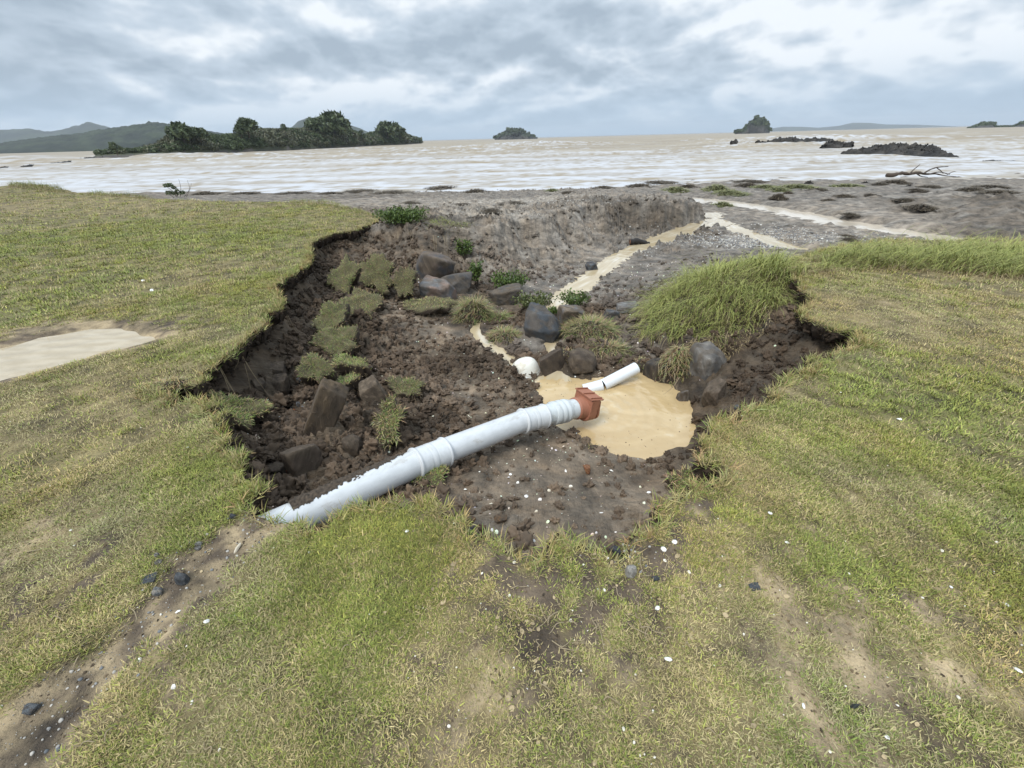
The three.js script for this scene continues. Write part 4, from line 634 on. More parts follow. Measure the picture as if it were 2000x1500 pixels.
// ---------------------------------------------------------------- rocks and stones
function rockGeo(seed, detail, crisp = 0.9) {
  const r = rng(seed), planes = [], n = 4 + Math.floor(r() * 4);
  for (let i = 0; i < n; i++) { const y = r() * 2 - 1, a = r() * 6.283, s = Math.sqrt(1 - y * y); planes.push([Math.cos(a) * s, y, Math.sin(a) * s, 0.62 + 0.3 * r()]); }
  for (const q of [[1, 0, 0], [-1, 0, 0], [0, 1, 0], [0, -1, 0], [0, 0, 1], [0, 0, -1]]) { const v = V(...q).add(V(r() - 0.5, r() - 0.5, r() - 0.5).multiplyScalar(0.7)).normalize(); planes.push([v.x, v.y, v.z, 0.5 + 0.22 * r()]); }
  const g = mergeVertices(new THREE.IcosahedronGeometry(1, detail).deleteAttribute('normal').deleteAttribute('uv')), p = g.attributes.position, uv = [], N = new THREE.Vector3();
  for (let i = 0; i < p.count; i++) {
    N.fromBufferAttribute(p, i); let m = 1.15; for (const q of planes) { const d = N.x * q[0] + N.y * q[1] + N.z * q[2]; if (d > 0.05) m = Math.min(m, q[3] / d); }
    m = lerp(0.8, m, crisp) * 1.18 + 0.06 * fbm3(N.x * 2.6 + seed, N.y * 2.6, N.z * 2.6, 4) + 0.02 * noise3(N.x * 11, N.y * 11 + seed, N.z * 11); p.setXYZ(i, N.x * m, N.y * m, N.z * m);
  }
  for (let i = 0; i < p.count; i++) uv.push(p.getX(i) * 0.5 + 0.25 * p.getY(i), p.getZ(i) * 0.5 + 0.35 * p.getY(i));
  g.setAttribute('uv', new THREE.Float32BufferAttribute(uv, 2)); g.computeVertexNormals(); return g;
}
function tinted(g, base, other, seed, f = 1.6, muddyShare = 0.8) {
  const p = g.attributes.position, c = []; for (let i = 0; i < p.count; i++) { const t = smooth(-0.25, 0.3, fbm3(p.getX(i) * f + seed, p.getY(i) * f, p.getZ(i) * f, 4)); const m = smooth(-0.12, 0.12, fbm3(p.getX(i) * 2.3 + 9 + seed, p.getY(i) * 2.3, p.getZ(i) * 2.3, 4)); c.push(...mix3(mix3(base, other, t), [0.105, 0.079, 0.054], muddyShare * m)); }
  g.setAttribute('color', new THREE.Float32BufferAttribute(c, 3)); return g;
}
const keepClear = [];
function rock(name, label, px, py, wpx, hpx, base, other, { seed = px, yaw = 0, deep = 0.75, tx = 0, tz = 0, detail = 12, sink = 0.55, category = 'rock', group, crisp = 0.95 } = {}) {
  const p = spot(px, py), s = p.scale1px, w = wpx * s, d = w * deep, el = Math.atan2(EYE.y - p.y, Math.hypot(p.x, p.z)), h = Math.max(0.16 * w, (hpx * s - 0.55 * d * Math.sin(el)) / Math.cos(el)), back = V(p.x, 0, p.z).normalize().multiplyScalar(d * 0.4);
  const c = V(p.x + back.x, 0, p.z + back.z); c.y = Math.min(p.y, groundAt(c.x, c.z) + 0.2 * h) + (lawnIn(p.x, p.z) < 0 ? (category === 'stone' ? 0.012 : 0.03) : 0); keepClear.push([p.x, p.z, w * 0.55 + 0.02]);
  const g = tinted(rockGeo(seed, detail, crisp), base, other, seed, 1.6, /brown|earthy|tan|soil/.test(label) ? 0.85 : category === 'rock' ? 0.55 : 0.2); g.scale(w * 0.56, h * (0.6 + sink * 0.5), d * 0.56); g.rotateX(tx).rotateZ(tz).rotateY(yaw); g.translate(0, h * (0.5 - sink * 0.5), 0); g.computeVertexNormals();
  const o = topMesh(name, g, M.rock, label, category, undefined, group); o.position.copy(c); return o;
}
const slate = [0.045, 0.052, 0.06], slateL = [0.10, 0.11, 0.12], greyR = [0.13, 0.12, 0.115], brownR = [0.115, 0.085, 0.06], tanR = [0.19, 0.145, 0.10], rust = [0.26, 0.10, 0.045], paleR = [0.42, 0.38, 0.32];
rock('boulder', 'dark blue-black slab of rock tilted up beside the narrow trickle', 1060, 662, 84, 56, slate, [0.075, 0.08, 0.085], { yaw: -0.5, tz: -0.3, tx: 0.25 });
rock('boulder', 'grey-brown flat boulder just behind the dark tilted slab', 1112, 642, 52, 46, greyR, tanR, { yaw: 0.5, tx: 0.3 });
rock('boulder', 'angular grey boulder under the hanging turf right of the pool', 1370, 734, 82, 52, [0.10, 0.095, 0.09], [0.20, 0.185, 0.165], { yaw: 0.3, deep: 0.6 });
rock('boulder', 'wet dark boulder at the mouth of the thin white pipe', 1276, 746, 50, 50, [0.035, 0.03, 0.027], [0.07, 0.06, 0.05], { yaw: 0.7 });
rock('boulder', 'grey and reddish smooth boulder below the far corner of the lawn', 862, 592, 74, 48, [0.14, 0.145, 0.15], [0.20, 0.14, 0.11], { yaw: -0.4, tz: -0.25 });
rock('boulder', 'large soil-smeared brown boulder in the far bank above the smooth one', 850, 544, 74, 54, [0.14, 0.105, 0.08], [0.085, 0.085, 0.09], { yaw: 0.6, deep: 0.8, crisp: 0.7, tz: -0.3, tx: 0.2 });
rock('boulder', 'dark grey boulder wedged between the two big bank boulders', 892, 572, 66, 36, [0.06, 0.058, 0.058], [0.11, 0.10, 0.09], { yaw: 0.1 });
rock('boulder', 'brown boulder under the leafy shrub at the stream mouth', 985, 596, 66, 36, [0.11, 0.09, 0.07], [0.065, 0.06, 0.055], { yaw: 0.3 });
rock('boulder', 'small dark wet stone at the stream edge on the sand', 1153, 532, 28, 17, [0.035, 0.038, 0.045], slateL, { yaw: 0.3 });
rock('boulder', 'pale grey flat rock by the tip of the long grass', 1222, 612, 46, 20, [0.2, 0.195, 0.185], [0.13, 0.125, 0.12], { deep: 0.9 });
rock('boulder', 'dark round stone set in the dry grass mat', 1190, 625, 30, 20, [0.07, 0.075, 0.08], [0.12, 0.12, 0.12]);
rock('boulder', 'big brown slab of stone standing on edge in the hole', 645, 842, 70, 92, brownR, [0.16, 0.115, 0.07], { yaw: 0.5, deep: 0.5, tz: -0.45, tx: 0.15, crisp: 0.9 });
rock('boulder', 'flat oblong brown stone lying above the grey pipe', 604, 930, 48, 66, [0.125, 0.092, 0.066], [0.095, 0.07, 0.05], { yaw: -0.6, deep: 1.4 });
rock('boulder', 'tan wedge-shaped stone between two broken turf slabs', 733, 782, 44, 36, tanR, brownR, { yaw: 0.4, tz: 0.3 });
rock('boulder', 'thin dark slab leaning beside the white drum', 1078, 726, 62, 40, [0.06, 0.045, 0.034], [0.095, 0.07, 0.05], { yaw: 0.55, deep: 0.3, tz: 0.45 });
rock('boulder', 'long tan slab leaning on the bank right of the pool', 1392, 784, 54, 34, [0.17, 0.13, 0.095], brownR, { yaw: 0.8, deep: 0.5, tz: 0.4 });
rock('boulder', 'grey pointed stone standing in the pool edge', 1327, 800, 24, 36, [0.14, 0.12, 0.105], [0.20, 0.175, 0.15], { deep: 0.7 });
rock('boulder', 'brown stone leaning against the broken wall', 548, 742, 42, 32, brownR, [0.08, 0.06, 0.045], { yaw: 0.4 });
rock('boulder', 'squarish brown stone below the one against the wall', 552, 770, 38, 34, [0.10, 0.075, 0.055], brownR, { yaw: -0.3 });
rock('boulder', 'brown cracked stone left of the squarish one', 512, 768, 34, 26, [0.12, 0.09, 0.065], [0.08, 0.06, 0.045], { yaw: 0.9 });
rock('boulder', 'brown cloddy boulder between the drum and the shell bank', 1135, 728, 60, 42, [0.085, 0.063, 0.045], [0.06, 0.045, 0.033], { crisp: 0.5 });
rock('boulder', 'rounded earthy stone above the middle of the grey pipe', 695, 890, 40, 36, [0.09, 0.066, 0.046], [0.07, 0.052, 0.038], { crisp: 0.5 });
rock('boulder', 'earthy stone in front of the standing slab', 545, 930, 38, 24, [0.08, 0.058, 0.042], brownR);
const st = (label, px, py, w, h, a, b, more = {}) => rock('stone', label, px, py, w * 0.86, h * 0.86, a, b, { detail: 6, category: 'stone', sink: 0.25, ...more });
st('smooth blue-grey pebble beside the brown stones under the wall', 587, 748, 14, 11, [0.13, 0.15, 0.17], slateL, { crisp: 0.3 });
st('small grey pebble left of the big standing slab', 586, 796, 12, 12, [0.14, 0.15, 0.165], slateL, { crisp: 0.3 });
st('round grey pebble alone on the dark slope right of the pool', 1437, 802, 13, 12, [0.15, 0.16, 0.17], greyR, { crisp: 0.3 });
st('rust-orange stone in the rubble under the wall', 563, 784, 22, 14, rust, brownR);
st('bright orange broken stone below the other rusty stone', 572, 810, 22, 12, [0.34, 0.12, 0.045], rust);
st('orange-brown flat stone near the flat oblong stone', 564, 925, 28, 12, rust, [0.16, 0.08, 0.045]);
st('long orange-brown stone at the near edge of the hole', 912, 1028, 44, 20, [0.22, 0.105, 0.05], brownR, { yaw: -0.1, deep: 0.5 });
st('orange-brown stone half covered by roots at the near edge', 980, 1022, 32, 18, [0.2, 0.11, 0.05], brownR);
st('small rusty stone right of the long orange-brown stone', 941, 1040, 16, 12, rust, brownR);
st('orange pebble alone on the smooth mud', 1146, 926, 16, 18, [0.34, 0.16, 0.07], rust, { deep: 1.2 });
st('dark stone beside a white shell near the hole rim', 922, 1042, 14, 10, slate, greyR);
st('blue-black faceted stone on the bare path', 362, 1140, 30, 24, slate, [0.12, 0.13, 0.14]);
st('grey stone with a white edge on the bare path', 315, 1162, 26, 20, [0.16, 0.175, 0.185], paleR);
st('flat blue slate half buried in the path', 297, 1135, 34, 14, [0.10, 0.115, 0.13], slateL, { yaw: 0.5, sink: 0.6 });
st('tan stone touching the blue-black faceted stone', 356, 1124, 20, 12, [0.36, 0.28, 0.17], tanR);
st('upper of two pale pebbles on the path', 391, 1066, 16, 10, [0.36, 0.36, 0.32], greyR, { crisp: 0.4 });
st('lower of two pale pebbles on the path', 389, 1074, 13, 9, [0.38, 0.37, 0.34], greyR, { crisp: 0.4 });
st('round white-grey pebble at the path edge', 309, 1087, 11, 10, [0.5, 0.48, 0.44], greyR, { crisp: 0.3 });
st('pale flat pebble next to a brown one at the path edge', 312, 1101, 17, 9, [0.45, 0.44, 0.4], greyR, { crisp: 0.4 });
st('dark blue stone near the buried end of the pipe', 458, 1014, 14, 13, slate, slateL);
st('grey-blue stone alone at the lower end of the path', 70, 1390, 32, 22, [0.18, 0.20, 0.215], greyR);
st('pale stone lying against the buried pipe end', 601, 1033, 16, 9, [0.46, 0.38, 0.27], tanR);
st('long dark slate lying in the gravelly gap of the turf', 1202, 1082, 24, 16, slate, [0.09, 0.10, 0.115], { yaw: -0.6, deep: 0.45 });
st('flat blue slate on the bare right-hand lawn', 1470, 1152, 28, 12, [0.11, 0.13, 0.155], slateL, { sink: 0.55 });
st('upright dark slate chip on the worn lawn', 1664, 1384, 15, 18, [0.12, 0.14, 0.145], slate, { deep: 0.4 });
st('lump of white weathered stone on the torn turf', 1229, 1128, 26, 26, [0.6, 0.57, 0.52], [0.4, 0.37, 0.33], { crisp: 0.3 });
st('small dark slate beside the white weathered lump', 1279, 1135, 16, 10, slate, slateL);

// ---------------------------------------------------------------- shells
function shellGeo() {
  const b = new Mesher(), nu = 18, nv = 6, id = [];
  for (let j = 0; j <= nv; j++) for (let i = 0; i <= nu; i++) { const a = i / nu * Math.PI * 2, t = j / nv, rr = Math.sin(t * 1.35), fan = 1 + 0.06 * Math.cos(a * 12) * t; id.push(b.v(Math.cos(a) * rr * fan, 0.62 * Math.cos(t * 1.4) * (1 - 0.25 * Math.sin(a)), Math.sin(a) * rr * fan * 0.85, undefined, undefined, i / nu, t)); }
  for (let j = 0; j < nv; j++) for (let i = 0; i < nu; i++) { const k = j * (nu + 1) + i; b.t(id[k], id[k + 1], id[k + nu + 2]); b.t(id[k], id[k + nu + 2], id[k + nu + 1]); }
  return b.geo();
}
const shellG = shellGeo(), shellMats = [mat([0.74, 0.71, 0.65], 0.5, { side: THREE.DoubleSide }), mat([0.62, 0.55, 0.43], 0.55, { side: THREE.DoubleSide }), mat([0.8, 0.79, 0.77], 0.45, { side: THREE.DoubleSide })];
[[853, 953, 13, 1, 'round cream cockle shell under the pipe'], [909, 957, 11, 0, 'small white shell right of the cream cockle'], [959, 985, 14, 1, 'cream shell among twigs in the near slope'], [1028, 970, 12, 2, 'broken white shell cluster piece on the mud slope'], [1073, 959, 11, 1, 'cream shell to the right of the broken white one'], [1018, 1043, 13, 2, 'bright white oval shell near the rim'], [1000, 1030, 13, 1, 'tan-white shell left of the bright oval one'], [918, 1038, 10, 2, 'white shell next to the dark stone at the rim'], [1110, 1065, 12, 2, 'white shell at the edge of the near turf'], [1043, 1057, 9, 2, 'white broken shell below the bright oval one'], [1011, 944, 10, 0, 'curled white shell on the slope below the pipe'], [1267, 962, 10, 2, 'white shell alone on the right of the mud slope'], [1194, 920, 10, 0, 'white shell below the pool edge'], [1105, 921, 10, 0, 'white shell left of the orange pebble'], [1047, 1000, 11, 1, 'cream shell beside a red chip'], [1174, 1002, 11, 2, 'slim white shell lower right on the slope'], [997, 927, 9, 2, 'small white shell above the curled one'], [795, 1038, 12, 2, 'white shell lying in the green turf by the pipe'], [1284, 1188, 13, 2, 'white shell in the torn turf strip'], [1317, 1059, 13, 2, 'white shell in the gravelly gap of the turf'], [1296, 1073, 14, 0, 'cluster shell left of the white one in the gap'], [1504, 1003, 12, 2, 'white shell on the green lawn right of the hole'], [1537, 1060, 12, 0, 'broken pale shell on the lawn below the white one'], [1305, 1288, 18, 2, 'large white oval shell on the worn near lawn'], [1730, 1438, 15, 2, 'white shell at the bottom right of the lawn'], [1569, 1379, 13, 2, 'white broken shell left of the upright slate chip'], [1857, 1147, 13, 2, 'white shell on the sparse right-hand lawn'], [1965, 1182, 14, 2, 'white shell near the right edge of the lawn'], [1987, 1309, 18, 2, 'big white shell at the right edge of the lawn'], [1756, 820, 14, 2, 'white shell on the green patch right of the hole'], [280, 549, 8, 2, 'upper small white shell on the left field'], [297, 568, 9, 2, 'lower small white shell on the left field'], [465, 1072, 26, 1, 'long cream shard lying on the bare path'], [348, 1195, 11, 2, 'white chip low on the bare path'], [404, 1214, 14, 2, 'white chips beside the lower path'], [273, 1290, 13, 0, 'white chip where the path turns dark'], [340, 1342, 16, 0, 'cream chip on the bare soil below the path']].forEach(([px, py, w, k, label], i) => {
  const p = spot(px, py), s = p.scale1px * w * 0.42, o = topMesh('shell', shellG, shellMats[k], label, 'shell', undefined, 'larger white shells lying on soil and turf'), slim = /slim|shard/.test(label) ? 0.4 : 1; keepClear.push([p.x, p.z, s + 0.015]);
  o.position.set(p.x, p.y + s * 0.12, p.z); o.scale.set(s, s * (0.55 + 0.3 * Math.abs(Math.sin(i * 1.7))), s * slim * (0.6 + 0.4 * Math.abs(Math.sin(i * 2.9)))); o.rotation.set(0.5 * Math.sin(i * 5.1), i * 2.3, 0.5 * Math.sin(i * 3.7));
});
{
  const r = rng(404), small = [], clods = [[], [], []], pebbles = [], hole = [-4.2, 4.6, -9.2, -1.0];
  const lowShell = shellG, shellSpots = blendOf([[560, 830, 0.9], [520, 900, 0.6], [620, 960, 0.6], [800, 740, 0.5], [900, 720, 0.5], [1000, 930, 0.9], [1100, 950, 0.7], [1200, 960, 0.35], [1330, 940, 0.12], [1420, 780, 0.04], [1500, 720, 0.03], [1170, 715, 3.2], [1120, 745, 2.0], [1030, 690, 1.6], [1010, 790, 1.2], [960, 770, 0.6], [1100, 850, 1.6], [700, 640, 0.15], [650, 540, 0.05], [800, 500, 0.05], [950, 660, 1.2], [960, 520, 0.3], [1120, 500, 0.5], [1060, 540, 0.4], [1200, 560, 0.5], [1300, 500, 0.8]].map(([px, py, d]) => [...level(px, py, -0.7), d]), 3);
  for (let i = 0; i < 18000; i++) {
    const x = lerp(hole[0], hole[1], r()), z = lerp(hole[2], hole[3], r()); if (lawnCut(x, z) > -0.03) continue; if (r() > 0.55 * shellSpots(x, z)[0] * (0.35 + 2.4 * Math.max(0, noise2(x * 4.3, z * 4.3)) + 1.2 * Math.max(0, noise2(x * 11, z * 11)))) continue; const y = soilAt(x, z); if (y < POOL - 0.02 && polyDist(poolPoly, x, z) > 0.03) continue;
    const s = 0.0025 + 0.012 * Math.pow(r(), 3.2); small.push({ m: place(x, y + s * 0.4, z, r() * 6.28, s, (r() - 0.5) * 2.4, (r() - 0.5) * 2.4, 0.9), c: new THREE.Color().setRGB(...[0.8 + 0.3 * r(), 0.78 + 0.3 * r(), 0.7 + 0.35 * r()]) });
  }
  for (let i = 0; i < 900; i++) { const R = 0.5 + 4 * r(), a = (r() - 0.5) * 2.5, x = R * Math.sin(a), z = -R * Math.cos(a); if (lawnCut(x, z) < 0.01) continue; const q = sward(x, z); if (r() > 0.1 + q[1]) continue; const s = 0.003 + 0.006 * r() * r(); small.push({ m: place(x, lawnHeight(x, z) + s * 0.4, z, r() * 6.28, s, (r() - 0.5) * 2, (r() - 0.5) * 2), c: new THREE.Color().setRGB(0.95, 0.93, 0.88) }); }
  copies('shell_litter', lowShell, shellMats[0], small, 'broken white shell litter strewn over the mud and beach', 'shell litter');
  const clodGeos = [31, 32, 33].map((s) => { const g = mergeVertices(new THREE.IcosahedronGeometry(1, 5).deleteAttribute('normal').deleteAttribute('uv')), p = g.attributes.position, N = new THREE.Vector3(); for (let i = 0; i < p.count; i++) { N.fromBufferAttribute(p, i); const m = 0.66 + 0.75 * fbm3(N.x * 1.5 + s, N.y * 1.5, N.z * 1.5, 2) + 0.42 * fbm3(N.x * 4.5 + s, N.y * 4.5, N.z * 4.5, 3); p.setXYZ(i, N.x * m, N.y * m * 0.8, N.z * m); } g.computeVertexNormals(); const c = []; for (let i = 0; i < p.count; i++) { const t = 0.85 + 0.4 * fbm3(p.getX(i) * 4, p.getY(i) * 4, p.getZ(i) * 4 + s, 2); c.push(t, t, t); } g.setAttribute('color', new THREE.Float32BufferAttribute(c, 3)); return g; });
  for (let i = 0; i < 120000; i++) {
    const x = lerp(hole[0], hole[1], r()), z = lerp(hole[2], hole[3], r()), lc = lawnIn(x, z); if (lc > 0.02) continue; const a = roughAt(x, z)[0], near = smooth(-0.3, -0.05, lc) * 0.25;
    if (r() > Math.pow(clamp((a - 0.008) / 0.06, 0, 1), 1.1) * 0.75 + near * smooth(0.005, 0.02, a) * 0.6 + 0.01) continue; const y = soilAt(x, z); if (polyDist(poolPoly, x, z) > -0.02 && r() > 0.01) continue; if (keepClear.some((q) => (x - q[0]) ** 2 + (z - q[1]) ** 2 < q[2] * q[2])) continue; if (z < -7.5 + 0.3 * x && r() > 0.3) continue;
    const s = (0.007 + 0.10 * Math.pow(r(), 4.4)) * (0.5 + 9 * Math.min(a, 0.075)), c = soilHue(x, z), k = 0.75 + 0.9 * r() * r();
    clods[i % 3].push({ m: place(x, y + s * 0.15, z, r() * 6.28, s, r() * 3, r() * 3, 0.75), c: new THREE.Color().setRGB(c[0] * k * 1.08, c[1] * k, c[2] * k * 0.95) });
  }
  clods.forEach((l, i) => copies('soil_clods', clodGeos[i], M.clod, l, ['small dark soil clods and crumbs heaped in the washout', 'rough brown soil crumbs on the hole floor and walls', 'broken earth lumps scattered through the washout'][i], 'soil clods'));
  const crumbs = []; for (let i = 0; i < 26000; i++) { const R = 0.4 + 4.2 * Math.pow(r(), 0.7), a = (r() - 0.5) * 2.6, x = R * Math.sin(a), z = -R * Math.cos(a); if (lawnCut(x, z) < 0.01) continue; const q = sward(x, z); if (r() > smooth(0.15, 0.8, q[1])) continue; const s = 0.0015 + 0.007 * Math.pow(r(), 3), k = 0.5 + 0.9 * r(), c = mix3([0.09, 0.065, 0.042], [0.25, 0.18, 0.10], r() * (1 - 0.6 * q[3])); crumbs.push({ m: place(x, lawnHeight(x, z) + s * 0.2, z, r() * 6.28, s, r() * 3, r() * 3, 0.6), c: new THREE.Color().setRGB(c[0] * k, c[1] * k, c[2] * k) }); }
  copies('soil_crumbs', clodGeos[1], M.clod, crumbs, 'fine soil crumbs on the bare patches of lawn and path', 'soil crumbs');
  const bank = []; for (let i = 0; i < 26000; i++) { const x = lerp(-4, 7.5, r()), z = lerp(-17, -7, r()), e = 0.12, sl = Math.hypot(soilAt(x + e, z) - soilAt(x - e, z), soilAt(x, z + e) - soilAt(x, z - e)) / (2 * e); if (lawnIn(x, z) > -0.1 || r() > smooth(0.15, 0.6, sl) * 0.22 + 0.015) continue; const s = 0.012 + 0.075 * Math.pow(r(), 4), c = soilHue(x, z), k = 0.75 + 0.5 * r(); bank.push({ m: place(x, soilAt(x, z) + s * 0.1, z, r() * 6.28, s, r() * 3, r() * 3, 0.7), c: new THREE.Color().setRGB(c[0] * k, c[1] * k, c[2] * k) }); }
  copies('bank_rubble', clodGeos[0], M.clod, bank, 'crumbled sandy lumps slumped down the eroded bank', 'rubble');
  const bits = []; for (let i = 0; i < 500; i++) { const x = lerp(0.1, 2.3, r()), z = lerp(-4.2, -2.5, r()), q = polyDist(poolPoly, x, z); if (q < -0.02 || q > 0.5 || r() < q * 1.8) continue; const s = 0.002 + 0.006 * Math.pow(r(), 3); bits.push({ m: place(x, POOL + 0.002, z, r() * 6.28, s, 0, 0, 0.6), c: new THREE.Color().setRGB(0.09, 0.068, 0.045) }); }
  copies('floating_debris', clodGeos[1], M.clod, bits, 'small dark crumbs floating along the pool edge', 'debris');
  const rimClods = []; for (const [x, y, z] of edgeSegments.points) { if (-z > 10 || z > -1.05) continue; const h = 0.02, gx0 = lawnIn(x + h, z) - lawnIn(x - h, z), gz0 = lawnIn(x, z + h) - lawnIn(x, z - h), l = Math.hypot(gx0, gz0) || 1; for (let q = 0; q < 5; q++) { const d = r() * r() * 0.26, inn = 0.015 - 0.05 * r() + d * 0.28, s = 0.010 + 0.026 * r() * r(), k = 0.6 + 0.7 * r(); rimClods.push({ m: place(x + gx0 / l * inn, y - 0.022 - d, z + gz0 / l * inn, r() * 6.28, s, r() * 3, r() * 3, 0.8), c: new THREE.Color().setRGB(0.055 * k, 0.037 * k, 0.023 * k) }); } }
  copies('rim_clods', clodGeos[2], M.clod, rimClods, 'dark crumbly earth clinging under the broken lawn rim', 'soil clods');
  const litter = []; { const b = new Mesher(), q = 5; for (let i = 0; i <= q; i++) for (let j = 0; j <= 2; j++) { const t = i / q, w = Math.sin(Math.PI * (0.06 + 0.9 * t)) * 0.34 * (j - 1); b.v(t - 0.5, 0.12 * Math.sin(t * 7) + 0.5 * w * w + 0.1, w, [1, 1, 1]); } for (let i = 0; i < q; i++) for (let j = 0; j < 2; j++) { const k = i * 3 + j; b.t(k, k + 1, k + 4); b.t(k, k + 4, k + 3); } for (let i = 0; i < 900; i++) { const R = 0.4 + 2.6 * Math.pow(r(), 0.8), an = (r() - 0.42) * 2.3, x = R * Math.sin(an), z = -R * Math.cos(an); if (lawnCut(x, z) < 0.02) continue; if (r() > 0.25 + sward(x, z)[1]) continue; const s = 0.012 + 0.02 * r() * r(), k = 0.5 + 0.6 * r(); litter.push({ m: place(x, lawnHeight(x, z) + 0.003, z, r() * 6.28, s, (r() - 0.5) * 0.9, (r() - 0.5) * 0.9), c: new THREE.Color().setRGB(0.40 * k, 0.31 * k, 0.18 * k) }); } copies('leaf_litter', b.geo(), M.blade, litter, 'dry curled leaf scraps scattered over the worn lawn', 'leaf litter'); }
  const pebG = rockGeo(5, 2, 0.4);
  for (let i = 0; i < 500; i++) { const t = r() * 6.2, k = Math.floor(t), f = t - k, a = track[k], b = track[k + 1], w = trackHalf[k] * (r() - 0.5) * 2.2, x = lerp(a[0], b[0], f) + w, z = lerp(a[1], b[1], f) + w * 0.8; if (lawnCut(x, z) < 0.02) continue; const s = 0.0015 + 0.006 * Math.pow(r(), 5); pebbles.push({ m: place(x, lawnHeight(x, z) + s * 0.3, z, r() * 6, s, r(), r(), 0.7), c: new THREE.Color().setRGB(...mix3([0.12, 0.13, 0.14], [0.5, 0.46, 0.4], r())) }); }
  for (const [px, py, h, rx, n, big] of [[1300, 470, -1.05, 1.0, 500, 1], [1400, 470, -1.05, 1.6, 1500, 1.4], [1500, 470, -1.08, 1.5, 900, 1.4], [1550, 460, -1.08, 2.2, 900, 1.4], [1250, 490, -1.03, 0.7, 250, 1], [1700, 470, -1.1, 2, 300, 1.4], [1180, 395, -0.35, 2.5, 500, 1.1], [1060, 400, -0.3, 3, 500, 1.1], [1230, 1080, 0, 0.12, 60, 0.35], [560, 820, -0.7, 0.5, 120, 0.7]]) {
    const [cx, cz] = level(px, py, h);
    for (let i = 0; i < n; i++) { const a = r() * 6.28, d = rx * Math.sqrt(-Math.log(1 - r() * 0.95)) * 0.6, x = cx + Math.cos(a) * d, z = cz + Math.sin(a) * d, y = groundAt(x, z), s = (0.006 + 0.018 * Math.pow(r(), 3)) * big, c = r() < 0.5 ? mix3([0.11, 0.115, 0.125], [0.25, 0.24, 0.23], r()) : mix3([0.34, 0.32, 0.28], [0.66, 0.64, 0.6], r() * r()); pebbles.push({ m: place(x, y + s * 0.2, z, r() * 6, s, r() * 2, r(), 0.6), c: new THREE.Color().setRGB(...c) }); }
  }
  copies('gravel', pebG, mat([1, 1, 1], 0.7), pebbles, 'grey and white shell gravel along the streams and path', 'gravel');
}

